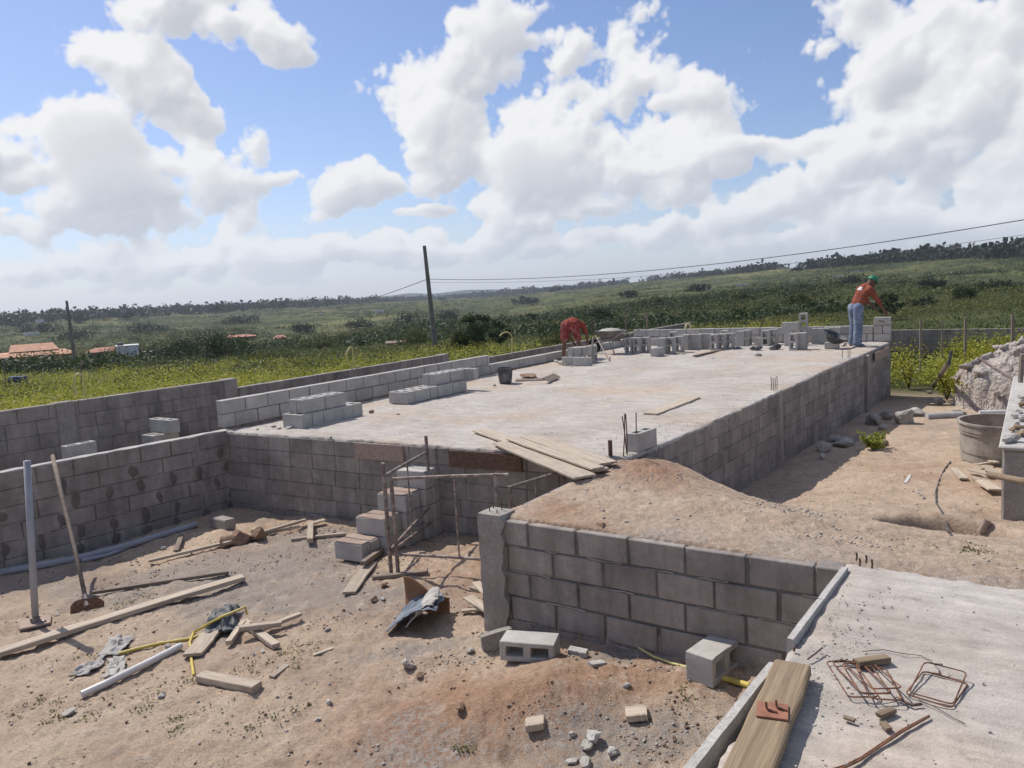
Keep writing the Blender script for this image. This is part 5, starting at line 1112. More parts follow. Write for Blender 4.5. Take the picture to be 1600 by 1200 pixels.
def worker(base, yaw, J, shirt, pants, label, helmet=None, shorts=False, sleeve=.55, stripe=False):
    """J: joints in metres, x forward, y left, z up from the soles"""
    o = empty('person', base, label, 'person'); R3 = Matrix.Rotation(yaw, 3, 'Z'); T = lambda p: Vector(base) + R3 @ Vector(p)
    j = {k: T(v) for k, v in J.items()}; up_ = (j['neck'] - j['pelvis']).normalized(); f = R3 @ Vector((1, 0, 0)); hd = (j['head'] - j['neck']).normalized()
    look = (R3 @ Vector(J['look']) - 0 * up_).normalized() if False else R3 @ Vector(J['look']).normalized(); hx = look.cross(hd).normalized(); hu = hx.cross(look).normalized()
    B = []; chest = j['pelvis'].lerp(j['neck'], .62)
    B += [(j['pelvis'], chest, .105, .12), (chest, j['pelvis'].lerp(j['neck'], .86), .12, .10), (j['pelvis'].lerp(j['neck'], .9), j['neck'] + hd * .06, .058, .052)]
    H_ = j['head']; B += [(H_ - hu * .01 - look * .012, H_ + hu * .035 - look * .02, .083, .086), (H_ - hu * .055 + look * .03, H_ - hu * .02 + look * .02, .052, .07), (H_ - hu * .095 + look * .045, H_ - hu * .07 + look * .03, .028, .04)]
    B += [(H_ + look * .088 - hu * .005, H_ + look * .104 - hu * .035, .011, .015), (H_ + look * .085 - hu * .062, H_ + look * .085 - hu * .064 + hx * .02, .012, .008), (H_ + look * .085 - hu * .062, H_ + look * .085 - hu * .064 - hx * .02, .012, .008)]
    for s in (-1, 1): B += [(H_ + hx * s * .084 - hu * .03, H_ + hx * s * .088 + hu * .01, .014, .018), (H_ + look * .072 + hx * s * .032 + hu * .02, H_ + look * .078 + hx * s * .045 + hu * .022, .016, .012)]
    S = [(j['pelvis'] + up_ * .02, chest, .138, .150), (chest, j['pelvis'].lerp(j['neck'], .88), .150, .118), (j['pelvis'].lerp(j['neck'], .88), j['neck'], .09, .062)]
    lat = (j['shL'] - j['shR']).normalized(); S += [(j['pelvis'] + lat * .06, chest + lat * .075, .11, .115), (j['pelvis'] - lat * .06, chest - lat * .075, .11, .115)]
    Pn = [(j['hipL'] * .5 + j['hipR'] * .5 + up_ * .05, j['hipL'] * .5 + j['hipR'] * .5 - up_ * .03, .13, .125)]
    for s in 'LR':
        sh, el_, wr_ = j['sh' + s], j['el' + s], j['wr' + s]; hip, kn, an = j['hip' + s], j['kn' + s], j['an' + s]
        B += [(sh, el_, .05, .040), (el_, wr_, .041, .026)]; dd = (wr_ - el_).normalized(); B += hand(T, wr_, dd, R3 @ Vector(J['palm' + s]), 1 if s == 'L' else -1)
        B += [(hip, kn, .082, .054), (kn, kn.lerp(an, .35), .052, .056), (kn.lerp(an, .35), an, .056, .036), (an, an + Vector((0, 0, -.04)), .036, .036)]
        S += [(sh.lerp(j['neck'], .55), sh, .068, .074), (sh, sh.lerp(el_, .6), .074, .066), (chest, sh, .10, .07)] + ([(sh.lerp(el_, .6), el_, .064, .056), (el_, el_.lerp(wr_, .25), .054, .05)] if sleeve > .6 else [])
        if shorts: Pn += [(hip, kn.lerp(hip, .15), .105, .092)]
        else: Pn += [(hip, kn, .118, .100), (kn, an, .100, .098), (an, an + Vector((0, 0, -.03)), .100, .090)]
        tf = R3 @ Vector(J.get('toe' + s, (1, 0, 0))); b0 = an + Vector((0, 0, -.055))
        cap_mesh([(b0 - tf * .05, b0 + tf * .04, .038, .042), (b0 + tf * .03 - Vector((0, 0, .004)), b0 + tf * .15 - Vector((0, 0, .008)), .040, .034), (b0, b0 + Vector((0, 0, .04)), .042, .045)], 'boot', M['shoe'], o, .009)
    body = cap_mesh(B, 'body', M['skin'], o, .0075, 1)
    cap_mesh(S, 'shirt', M[shirt], o, .012); cap_mesh(Pn, 'trousers' if not shorts else 'shorts', M[pants], o, .012)
    RH = Matrix((look, hx, hu)).transposed()
    if helmet:
        q = H_ + hu * .03 - look * .012; he = MB().lathe([(.112, 0), (.118, .012), (.114, .05), (.098, .085), (.070, .108), (.035, .120), (.001, .123)], q, 26, RH).build('helmet', M[helmet], o, smooth=True)
        mb = MB(); vs = []; fs = []
        for k in range(15):
            a = math.radians(-70 + 10 * k); vs += [q + RH @ Vector((.108 * math.cos(a), .108 * math.sin(a), .008)), q + RH @ Vector((.112 * math.cos(a) + .055 * max(math.cos(a), 0) ** .7, .112 * math.sin(a), -.004)), q + RH @ Vector((.108 * math.cos(a), .108 * math.sin(a), .001))]
            if k: b = k * 3; fs += [(b - 3, b, b + 1, b - 2), (b - 1, b - 2, b + 1, b + 2)]
        mb.add(vs, fs).build('peak', M[helmet], he)
    else: cap_mesh([(H_ + hu * .03 - look * .03, H_ + hu * .045 - look * .01, .092, .088), (H_ - hu * .03 - look * .05, H_ + hu * .02 - look * .04, .06, .08)], 'hair', M['hair'], o, .008)
    if stripe:                                     # white print across the back of the shirt
        bk = -(lat.cross(up_)).normalized(); bk = bk if bk.dot(f) < 0 else -bk; base_c = j['pelvis'].lerp(j['neck'], .70)
        for (z0, h_, w0, w1) in ((.085, .030, -.09, .07), (.03, .045, -.10, .11)):
            vs = []; fs = []; n = 14
            for k in range(n + 1):
                x = w0 + (w1 - w0) * k / n; dep = math.sqrt(max(.17 ** 2 - (x * .9) ** 2, 0))
                wob = .006 * math.sin(k * 2.1)
                for zz in (z0 + wob, z0 + h_ - .004 * math.cos(k * 3.3)): vs.append(base_c + lat * x + up_ * (zz - .03) + bk * (dep + .006 - .25 * max(zz, 0) * .3))
                if k: b = k * 2; fs.append((b - 2, b - 1, b + 1, b))
            pr = MB().add(vs, fs).build('back_print', M['white'], o); md = pr.modifiers.new('w', 'SHRINKWRAP'); md.target = [c for c in o.children if c.name.startswith('shirt')][0]; md.wrap_method = 'NEAREST_SURFACEPOINT'; md.offset = .006; md.wrap_mode = 'ABOVE_SURFACE'
    return o
# bending worker in red: seen from behind, stooping away and to the right over the blocks
p = P(892, 563, 0)
J = dict(pelvis=(0, 0, .86), neck=(.44, .02, .88), head=(.56, .03, .76), look=(.35, 0, -1), shL=(.38, .19, .84), shR=(.38, -.19, .82), elL=(.46, .22, .55), elR=(.46, -.25, .56), wrL=(.52, .10, .34), wrR=(.56, -.22, .34), palmL=(1, -.3, 0), palmR=(1, .3, 0),
         hipL=(0, .11, .84), hipR=(.02, -.11, .84), knL=(-.02, .14, .46), knR=(.12, -.17, .47), anL=(-.04, .17, .09), anR=(.05, -.20, .09))
worker((p.x, p.y, 0), math.radians(62), J, 'red', 'redpants', 'worker in red shirt and shorts bending over blocks at the left parapet', None, True, .4)
# worker in the green helmet, laying the corner block
p = P(1337, 541, 0)
J = dict(pelvis=(.02, 0, .92), neck=(.26, -.01, 1.40), head=(.40, -.02, 1.47), look=(.85, -.1, -.55), shL=(.22, .19, 1.33), shR=(.24, -.19, 1.31), elL=(.40, .26, 1.06), elR=(.43, -.22, 1.03), wrL=(.60, .16, .87), wrR=(.64, -.12, .80), palmL=(.2, 0, -1), palmR=(.2, 0, -1),
         hipL=(0, .11, .90), hipR=(0, -.11, .90), knL=(.05, .13, .48), knR=(-.02, -.13, .48), anL=(.02, .15, .09), anR=(-.06, -.16, .09))
worker((p.x, p.y, 0), math.radians(8), J, 'orange', 'jeans', 'worker in green helmet, orange shirt and jeans laying blocks at the far corner', 'green', False, .7, True)
p = rp(1387, 491, 18.55); tr = empty('trowel', p, 'small trowel resting on the corner wall by the worker', 'trowel')
MB().box((p.x, p.y, .612), (.16, .09, .006), Matrix.Rotation(.2, 3, 'Z'), ch=.001).build('blade', M['steel'], tr); MB().tube([Vector((p.x - .07, p.y, .615)), Vector((p.x - .12, p.y, .64)), Vector((p.x - .2, p.y - .01, .65))], .012, 7).build('handle', M['wood_dark'], tr)
# ================================================================ vegetation
def leaf_quads(C_, S_, rng, up_=.3, asp=.6):
    """one leaf-shaped quad per centre, random orientation"""
    n = len(C_); nn = rng.standard_normal((n, 3)) * .6; nn[:, 2] += up_; nn /= np.linalg.norm(nn, axis=1)[:, None] + 1e-9
    d = rng.standard_normal((n, 3)); d -= nn * (d * nn).sum(1)[:, None]; d /= np.linalg.norm(d, axis=1)[:, None] + 1e-9; e = np.cross(nn, d)
    s = S_[:, None]; V_ = np.stack([C_ - e * s * .5 * asp * .2 - d * s * .5, C_ + e * s * .5 * asp, C_ + d * s * .5, C_ - e * s * .5 * asp], 1)
    return V_.reshape(-1, 3), np.arange(n * 4).reshape(-1, 4)
def scatter(n, r0, r1, az0, az1, rng, ok):
    az_ = np.radians(rng.uniform(az0, az1, n)); r = r0 * (r1 / r0) ** rng.random(n); x, y = r * np.sin(az_), r * np.cos(az_); k = ok(x, y, r)
    return x[k], y[k], r[k]
def plants(name, mat, x, y, r, R_, Hh, nl, ls, rng, kind=True, tintf=None, up_=.3, flat=.7):
    z = ground_z(x, y); n = len(x); idx = np.repeat(np.arange(n), nl); m_ = len(idx)
    u = rng.standard_normal((m_, 3)); u /= np.linalg.norm(u, axis=1)[:, None]; u *= (rng.random(m_) ** .4)[:, None]; u[:, 2] = np.abs(u[:, 2])
    C_ = np.stack([x[idx] + u[:, 0] * R_[idx], y[idx] + u[:, 1] * R_[idx], z[idx] + u[:, 2] * Hh[idx]], 1)
    V_, F_ = leaf_quads(C_, ls[idx] * rng.uniform(.6, 1.3, m_), rng, up_)
    t_ = np.clip((tintf[idx] if tintf is not None else .5) + rng.normal(0, .16, m_), 0, 1)
    o = npmesh(name, V_, F_, mat, dict(tint=np.repeat(t_, 4)))
    if kind: tag(o, kind='stuff')
    return o
rng = np.random.default_rng(3)
def okfield(x, y, r):
    a, b = toab(x, y); return (a < -8.35) | (b > 23.2) | (b > 15.0) & (a < 0.3) | (b > 14.6 + .8 * fbm(a, b * 0, 5)) & (a > .7) & (b < 22.7) & ~((a > .7) & (a < 3.2) & (b < 15.6))
x, y, r = scatter(24000, 9, 85, -46, 42, rng, okfield)
pat = fbm(x / 6, y / 6, 61, 3) * 1.2 + .55; left = (toab(x, y)[0] < -8.3) & (r < 58 + 16 * fbm(x / 9, y / 9, 62, 3)); a_r, b_r = toab(x, y); near_r = (a_r > .5) & (b_r < 23)
k = left | near_r | ((b_r > 15) & (b_r < 24) & (a_r < .5))
x, y, r, pat = x[k], y[k], r[k], pat[k]
xa, xb = rng.uniform(.8, 10, 2600), 14.7 + 8 * rng.random(2600) ** .8; wq = C0[None] + xa[:, None] * e1[None] + xb[:, None] * e2[None]; k = (xb > 15.8) | (xa > 3.4); wq = wq[k]
x = np.concatenate([x, wq[:, 0]]); y = np.concatenate([y, wq[:, 1]]); r = np.hypot(x, y); pat = np.concatenate([pat, .55 + fbm(wq[:, 0], wq[:, 1], 63, 2)]); s_ = (r / 16) ** .55
hv_ = .55 + 1.1 * np.clip(.5 + fbm(x / 2.2, y / 2.2, 69, 3), 0, 1)
o = plants('weeds', M['weed'], x, y, r, .24 * s_ * hv_, (.34 + .26 * rng.random(len(x))) * hv_ * np.clip(s_, .8, 1.4), 34, .056 * s_, rng, tintf=np.clip(pat, 0, 1), up_=.8)
tag(o, 'dense yellow green leafy weeds behind the boundary walls', 'weeds')
x, y, r = scatter(42000, 26, 2200, -44, 42, rng, lambda x, y, r: okfield(x, y, r) & (fbm(x / (r * .12 + 6), y / (r * .12 + 6), 64, 3) > -.24 + .18 * rng.random(len(x))) & ((r > 45) | (x > -4)))
sz = rng.uniform(.5, 1.3, len(x)) * np.clip((r / 120) ** .42, .6, 3.2); tf_ = np.clip(.45 + 1.3 * fbm(x / 70, y / 70, 66, 3) + rng.normal(0, .2, len(x)), 0, 1)
for k, nl_, lf, lb in ((r < 170, 46, .20, 'low green scrub on the nearer part of the plain'), (r >= 170, 17, .40, 'low green scrub covering the plain to the far ridge')):
    o = plants('scrub', M['scrub'], x[k], y[k], r[k], sz[k] * 1.5, sz[k] * .85, nl_, lf * sz[k], rng, tintf=tf_[k], up_=.6); tag(o, lb, 'scrub')
x, y, r = scatter(28000, 40, 1900, -44, 42, rng, lambda x, y, r: okfield(x, y, r))
sz = rng.uniform(.4, 1.0, len(x)) ** 1.5 * np.clip((r / 120) ** .5, .7, 3.4); o = plants('bushes', M['scrub'], x, y, r, sz * 1.3, sz * .9, 16, np.where(r < 150, .24, .42) * sz, rng, tintf=np.clip(.3 + fbm(x / 90, y / 90, 67, 3) + rng.normal(0, .25, len(x)), 0, 1), up_=.7)
tag(o, 'scattered small bushes between the thicker scrub of the plain', 'scrub')
x, y, r = scatter(16000, 90, 1500, -44, 42, rng, lambda x, y, r: okfield(x, y, r) & (fbm(x / (r * .22 + 10), y / (r * .10 + 10), 164, 4, .6) > .10))
sz = rng.uniform(1.0, 2.2, len(x)) * np.clip((r / 250) ** .35, .7, 2.2); o = plants('thickets', M['tree'], x, y, r, sz * 1.3, sz * 1.35, 24, .34 * sz, rng, tintf=np.clip(.5 + rng.normal(0, .3, len(x)), 0, 1), up_=.4)
tag(o, 'dark thickets of trees spread in bands over the plain', 'scrub')
# grass tufts on the site
tx, ty, tr_ = [], [], []
for (u, v, n, sp) in [(205, 940, 16, .12), (110, 1030, 10, .14), (90, 1115, 12, .14), (65, 1105, 8, .1), (270, 1075, 16, .16), (222, 1108, 5, .06), (290, 1130, 8, .12), (423, 1035, 20, .14), (465, 1015, 8, .1), (728, 1170, 8, .05), (420, 1130, 12, .18), (130, 1120, 8, .09), (1065, 1085, 5, .05), (1490, 858, 10, .22), (1530, 860, 8, .15), (480, 1010, 6, .08), (340, 1110, 5, .1), (1370, 585, 12, .3), (1455, 610, 8, .3)]:
    c = on(u, v)
    for _ in range(n): tx.append(c.x + random.gauss(0, sp)); ty.append(c.y + random.gauss(0, sp * .7)); tr_.append(1)
tx, ty = np.array(tx), np.array(ty); o = plants('grass_tufts', M['dry'], tx, ty, tx, np.full(len(tx), .05), np.full(len(tx), .025), 9, np.full(len(tx), .020), rng, up_=.7); tag(o, 'sparse low grass and herbs on the bare dirt', 'grass')
def weed_plant(p, R_, Hh, n, label, seed, mat='weed', ls=.06, name='leafy_weed', group=None, cat='plant'):
    o = empty(name, p, label, cat, group); rg = np.random.default_rng(seed); C_ = []
    for s in range(max(4, n // 25)):
        a = rg.uniform(0, 6.28); l = rg.uniform(.5, 1); tip = Vector((math.cos(a) * R_ * l, math.sin(a) * R_ * l, Hh * rg.uniform(.5, 1))); MB().tube([p, Vector(p) + tip * .5 + Vector((0, 0, .1 * Hh)), Vector(p) + tip], [.006, .004, .002], 5).build('stem', M['bark'], o)
        for _ in range(25): C_.append(np.array(p) + np.array(tip) * rg.uniform(.25, 1.05) + rg.normal(0, R_ * .13, 3))
    C_ = np.array(C_); V_, F_ = leaf_quads(C_ - np.array(p), np.full(len(C_), ls) * rg.uniform(.6, 1.3, len(C_)), rg, .3, .8)
    f_ = npmesh('foliage', V_, F_, M[mat], dict(tint=np.repeat(rg.uniform(.2, 1, len(C_)), 4))); f_.parent = o; return o
p = on(1362, 702, 0, -1.1); weed_plant(p, .22, .30, 420, 'bright leafy weed growing among the lumps by the side wall', 5, ls=.055)
for i, (u, v) in enumerate([(1520, 560), (1480, 575), (1555, 555), (1420, 585)]):
    D = 19 + i; p = rp(u, 600, D); p.z = gz(p.x, p.y); weed_plant(p, .5, .9 + .1 * i, 500, ('tall leafy weed right of centre behind the rubble heap', 'tall leafy weed above the propped timber', 'tallest leafy weed against the far low wall', 'tall leafy weed near the end of the platform wall')[i], 20 + i, ls=.06, group='tall weeds by the low wall')
# trees
def tree(p, Hh, Wd, seed, label, mat='tree', n=2600, ls=.16, trunk=.30, ncl=26, name='tree', group=None, flat=.9, cat='tree', bare=0.0):
    o = empty(name, p, label, cat, group); rg = np.random.default_rng(seed); P0 = Vector(p); tr = Wd * .035 + .02; h0 = Hh * trunk
    mb = MB(); pts = [P0 + Vector((0, 0, -.3))]; 
    for k in range(1, 6): f = k / 5; pts.append(P0 + Vector((rg.normal(0, Wd * .03), rg.normal(0, Wd * .03), Hh * .75 * f)))
    mb.tube(pts, [tr * 1.25, tr, tr * .85, tr * .65, tr * .45, tr * .2], 7); cl = []
    for c in range(ncl):
        a = rg.uniform(0, 6.283); e = rg.uniform(-.75, 1); rr_ = math.sqrt(max(0, 1 - max(e, 0) ** 2)) * rg.uniform(.35, 1)
        q = Vector((math.cos(a) * rr_ * Wd / 2, math.sin(a) * rr_ * Wd / 2, h0 + (Hh - h0) * (.42 + .46 * e * flat))); cl.append(q)
        if c % 3 == 0: b0_ = pts[2].lerp(pts[4], rg.random()); mb.tube([b0_, b0_.lerp(P0 + q, .5) + Vector((0, 0, -.04 * Hh)), P0 + q], [tr * .4, tr * .25, tr * .08], 5)
    mb.build('trunk', M['bark'], o)
    m_ = n // ncl; C_ = []
    for q in cl:
        R_ = Wd * rg.uniform(.11, .20); u = rg.standard_normal((m_, 3)); u /= np.linalg.norm(u, axis=1)[:, None]; u *= (rg.random(m_) ** .35)[:, None] * R_; u[:, 2] *= .75; C_.append(u + np.array(q))
    C_ = np.concatenate(C_); V_, F_ = leaf_quads(C_, np.full(len(C_), ls) * rg.uniform(.6, 1.4, len(C_)), rg, .1)
    t_ = np.clip(np.repeat(rg.uniform(.1, .9, len(cl)), m_)[:len(C_)] + rg.normal(0, .15, len(C_)), 0, 1)
    f_ = npmesh('crown', V_, F_, M[mat], dict(tint=np.repeat(t_, 4))); f_.parent = o; return o
def px_tree(u, vb, vt, wpx, seed, label, D=None, **k):
    p = G(u, vb, D0=14) if D is None else rp(u, vb, D); 
    if D is not None: p.z = gz(p.x, p.y)
    D_ = math.hypot(p.x, p.y); Hh = max((rp(u, vt, D_).z - p.z), .8); Wd = wpx / F * D_
    return tree(p, Hh, Wd, seed, label, ls=k.pop('ls', max(.09, D_ * .0022)), **k)
GTR = 'trees standing on the plain'
px_tree(745, 548, 480, 62, 1, 'tallest dark tree on the plain behind the platform left of the bending worker', n=4200, group=GTR, trunk=.12)
px_tree(782, 545, 497, 40, 2, 'darker bush leaning on the right side of the tallest tree', n=2200, group=GTR, trunk=.1)
px_tree(718, 552, 515, 46, 3, 'bright green bush on the left side of the tallest tree', n=2200, group=GTR, trunk=.1, mat='scrub')
px_tree(940, 506, 480, 36, 4, 'round dark tree just right above the bending worker', n=1800, group=GTR, trunk=.1)
px_tree(832, 504, 489, 22, 5, 'small round dark tree between the tallest tree and the worker', n=900, group=GTR, trunk=.1)
px_tree(330, 566, 524, 120, 6, 'broad dark spreading tree behind the weeds at the left', n=5200, group=GTR, trunk=.1, ncl=44)
px_tree(280, 562, 532, 70, 7, 'darker left half of the broad spreading tree group', n=2800, group=GTR, trunk=.1)
px_tree(420, 572, 545, 70, 8, 'brownish open bush right of the broad spreading tree', n=1500, group=GTR, trunk=.1, mat='scrub')
px_tree(566, 545, 532, 9, 9, 'small dark conifer alone on the field', n=500, group=GTR, trunk=.05, flat=1.0)
px_tree(1385, 500, 452, 42, 10, 'dark bushy tree just right behind the green helmet worker', n=2400, group=GTR, trunk=.1)
px_tree(1248, 478, 458, 40, 11, 'spreading bush left behind the green helmet worker', n=1500, group=GTR, trunk=.1, mat='scrub')
px_tree(870, 548, 520, 60, 12, 'green bush directly behind the bending worker', n=2200, group=GTR, trunk=.1, mat='scrub')
px_tree(650, 545, 516, 56, 13, 'green bush at the left foot of the nearer utility pole', n=2000, group=GTR, trunk=.1, mat='scrub')
px_tree(60, 580, 556, 110, 14, 'low dull bush below the orange roofed house', n=2600, group=GTR, trunk=.05, mat='scrub', ncl=34)
px_tree(190, 562, 548, 90, 15, 'low bush row below the house with the red roof', n=2000, group=GTR, trunk=.05, mat='scrub')
px_tree(1505, 470, 450, 44, 16, 'dark tree on the slope above the low wall at the right', n=1600, group=GTR, trunk=.1)
px_tree(1460, 452, 434, 36, 17, 'smaller dark tree high on the right slope', n=1200, group=GTR, trunk=.1, mat='treefar')
px_tree(1160, 470, 455, 44, 18, 'flat bush in the middle distance above the upright blocks', n=1200, group=GTR, trunk=.1, mat='scrub')
px_tree(1020, 478, 463, 40, 19, 'bush patch above the second group of blocks', n=1200, group=GTR, trunk=.1, mat='scrub')
px_tree(500, 548, 528, 80, 20, 'mixed bush behind the middle length of boundary wall', n=1800, group=GTR, trunk=.1, mat='scrub')
for i, (u, v, w, h) in enumerate([(560, 515, 60, 16), (470, 520, 50, 13), (640, 505, 50, 15), (120, 530, 60, 12), (60, 520, 60, 12), (230, 520, 60, 12), (1090, 455, 40, 10), (1330, 445, 50, 12), (1560, 455, 46, 14), (980, 465, 36, 10), (700, 500, 40, 14), (820, 475, 40, 10), (380, 505, 60, 10), (1440, 480, 50, 12)]):
    px_tree(u, v, v - h, w, 40 + i, 'far clump of trees %s' % ('above the middle boundary wall', 'left above the middle boundary wall', 'left of the nearer utility pole', 'right beside the thin pole at the left', 'above the orange roofed house', 'between the left houses and the ridge', 'above the middle trio of blocks', 'left above the green helmet', 'at the right edge of the slope', 'right of the round dark tree', 'just right of the nearer utility pole', 'halfway to the ridge in the centre', 'on the pale field at the left', 'right of the tree behind the green helmet')[i], mat='treefar', n=800, ncl=14, group='far clumps of trees', trunk=.08)
# wooded ridges: one far mass plus the single trees that stand above it
def ridge_mass():
    C_ = []; S_ = []; T_ = []
    for k in range(7500):
        u = rng.uniform(-250, 1850); az_ = azel(u, 450)[0]; Rd = float(np.interp(az_, [azel(q, 450)[0] for q in (0, 500, 700, 1000, 1300, 1600)], [1300, 1700, 3000, 2200, 1150, 900])); D = Rd * rng.uniform(.72, 1.06)
        if fbm(np.array([u / 40]), np.array([D / Rd * 6]), 68, 3)[0] < -.22: continue
        xx, yy = D * math.sin(az_), D * math.cos(az_); zz = gz(xx, yy); h = (rng.uniform(5, 10) if rng.random() < .93 else rng.uniform(10, 15)) * (D / 1000) ** .5 * (1.25 if u > 1150 else 1); w = h * rng.uniform(.7, 1.5); n = 16
        q = rng.standard_normal((n, 3)); q /= np.linalg.norm(q, axis=1)[:, None]; q *= np.array([w / 2, w / 2, h / 2]) * (rng.random(n) ** .3)[:, None]; C_.append(q + np.array([xx, yy, zz + h * .45])); S_.append(np.full(n, h * .30)); T_.append(np.full(n, rng.random()))
    C_ = np.concatenate(C_); V_, F_ = leaf_quads(C_, np.concatenate(S_) * rng.uniform(.7, 1.3, len(C_)), rng, .1, .9); return tag(npmesh('ridge_wood', V_, F_, M['treefar'], dict(tint=np.repeat(np.concatenate(T_), 4))), 'dark wooded ridge along the horizon', 'wood', kind='stuff')
ridge_mass()
GPN = 'row of tall slim trees on the right ridge'
names = ['first', 'second', 'third', 'fourth', 'fifth', 'sixth', 'seventh', 'eighth', 'ninth', 'tenth', 'eleventh', 'twelfth']
for i in range(12):
    u = 1304 + i * 4.6; px_tree(u, 425 - i * .35, 408 - i * .35 - (i % 3), 6, 60 + i, '%s slim tree from the left in the row on the right ridge' % names[i], D=860 + (i % 3) * 8, mat='treefar', n=240, ncl=8, group=GPN, trunk=.2, ls=1.3)
def palm(u, v, h, D, seed, label):
    p = rp(u, v, D); p.z = gz(p.x, p.y); Hh = rp(u, v - h, D).z - p.z; o = empty('palm_tree', p, label, 'palm tree', 'palms standing above the ridge'); MB().tube([p, p + Vector((.3, 0, Hh * .6)), p + Vector((.1, 0, Hh))], [.35, .25, .2], 6).build('trunk', M['bark'], o); rg = random.Random(seed); mb = MB(); t_ = p + Vector((.1, 0, Hh))
    for k in range(11):
        a = k * .571 + rg.random() * .3; d_ = Vector((math.cos(a), math.sin(a), 0)); s_ = Vector((-d_.y, d_.x, 0)); L_ = Hh * .34; pts = [t_ + d_ * L_ * f + Vector((0, 0, L_ * (.35 * f - .9 * f * f))) for f in (0, .35, .7, 1)]; vs = []
        for q, w in zip(pts, (.1, .5, .45, .1)): vs += [q - s_ * w, q + s_ * w]
        mb.add(vs, [(0, 1, 3, 2), (2, 3, 5, 4), (4, 5, 7, 6)])
    mb.build('fronds', M['treefar'], o); return o
for i, (u, v, h, D) in enumerate([(95, 500, 18, 900), (162, 500, 14, 950), (55, 505, 12, 900), (1534, 405, 12, 800), (1551, 405, 13, 800), (1285, 424, 14, 900), (1331, 420, 12, 900), (560, 478, 9, 1300), (73, 503, 13, 900)]):
    palm(u, v, h, D, i, 'palm on the %s' % ('left ridge beside the thin pole, the tallest', 'left ridge right of the thin pole', 'left ridge, the leftmost', 'right ridge, left one of a pair near the edge', 'right ridge, right one of a pair near the edge', 'right ridge left of the slim tree row', 'right ridge behind the slim tree row', 'middle ridge left of the nearer utility pole', 'left ridge, between two taller palms')[i])
for i, (u, v, h, w, D) in enumerate([(1247, 432, 15, 16, 900), (1270, 428, 11, 16, 900), (1440, 412, 12, 30, 850), (1400, 415, 10, 30, 850), (1590, 404, 14, 24, 800), (1490, 412, 9, 40, 850), (200, 498, 12, 18, 900), (120, 500, 11, 28, 900), (340, 490, 10, 30, 1100), (20, 506, 8, 40, 900), (690, 472, 6, 20, 1500), (870, 455, 7, 20, 1500)]):
    px_tree(u, v, v - h, w, 80 + i, 'dark crown standing out on the ridge %s' % ('alone left of the slim tree row, the tallest', 'second left of the slim tree row', 'right of the slim tree row, larger', 'just right of the slim tree row', 'at the right edge of the picture', 'between the palms and the slim row', 'at the left, roundest', 'behind the thin pole at the left', 'left of the middle', 'at the left edge of the picture', 'behind the nearer utility pole', 'above the bending worker')[i], D=D, mat='treefar', n=420, ncl=10, group='single crowns on the ridge', trunk=.1)
# ================================================================ poles, wires, fences, houses
def upole(u, vb, vt, ut, label, kr=.85):
    p = G(u, vb, D0=16); D = math.hypot(p.x, p.y); q = rp(ut, vt, D + 0.0); o = MB().tube([p - Vector((0, 0, .5)), p, lerp(p, q, .5), q], [D * kr * .0042, D * kr * .0042, D * kr * .0034, D * kr * .0026], 12).build('utility_pole', M['pole']); tag(o, label, 'utility pole', 'utility poles'); return p, q
pa, qa = upole(681, 551, 384, 663, 'taller leaning utility pole in the middle behind the boundary wall'); pb_, qb = upole(118, 570, 470, 104, 'thin utility pole by the orange roofed house at the left', .5)
def wire(a, b, sag, r, label, group='overhead wires'):
    pts = [lerp(a, b, k / 24) - Vector((0, 0, sag * 4 * (k / 24) * (1 - k / 24))) for k in range(25)]; o = MB().tube(pts, r, 5).build('overhead_wire', M['wire']); return tag(o, label, 'wire', group)
Da = math.hypot(pa.x, pa.y); at1 = rp(668, 436, Da); e_ = rp(1900, 290, 40)
wire(at1, e_, 1.1, .022, 'thick overhead wire from the utility pole to the upper right edge'); wire(rp(669, 441, Da), rp(1900, 322, 46), 1.0, .010, 'faint thin wire below the thick one at the right')
wire(at1, rp(455, 482, Da * 2.6), 1.2, .03, 'overhead wire running from the utility pole down to the left horizon')
GF2 = 'wooden fence posts in the field'
for i, (u, vb, vt, w, a_) in enumerate([(1011, 515, 488, .05, 'behind the parapet left of the middle trio'), (1439, 514, 499, .05, 'first right of the platform on the far low wall'), (1473, 514, 502, .03, 'thin one between two others on the right'), (1509, 513, 496, .06, 'pale one on the right'), (1583, 511, 492, .07, 'thick one at the right edge'), (978, 512, 482, .03, 'thin one behind the wheelbarrow'), (930, 535, 494, .035, 'tall one just right of the bending worker'),
    (8, 612, 560, .05, 'at the left edge of the picture'), (83, 575, 545, .05, 'below the orange roof'), (127, 610, 562, .04, 'beside the left conduit loop'), (187, 570, 542, .04, 'in front of the white house'), (373, 592, 571, .04, 'at the step in the boundary wall'), (25, 555, 527, .06, 'left of the orange roof'), (308, 525, 510, .08, 'far one above the broad tree'), (505, 530, 505, .07, 'far one above the middle boundary wall'), (424, 530, 508, .07, 'far one left of the previous clump')]):
    p = G(u, vb, D0=13) if vb not in (515, 514, 513, 511, 512) else rp(u, vb, 24.5); D = math.hypot(p.x, p.y); q = rp(u - .5, vt, D); p.z = min(p.z, gz(p.x, p.y) + .3); o = MB().tube([p - Vector((0, 0, .4)), lerp(p, q, .5), q], w * .6, 6).build('fence_post', M['wood_grey']); tag(o, 'fence post ' + a_, 'fence post', GF2)
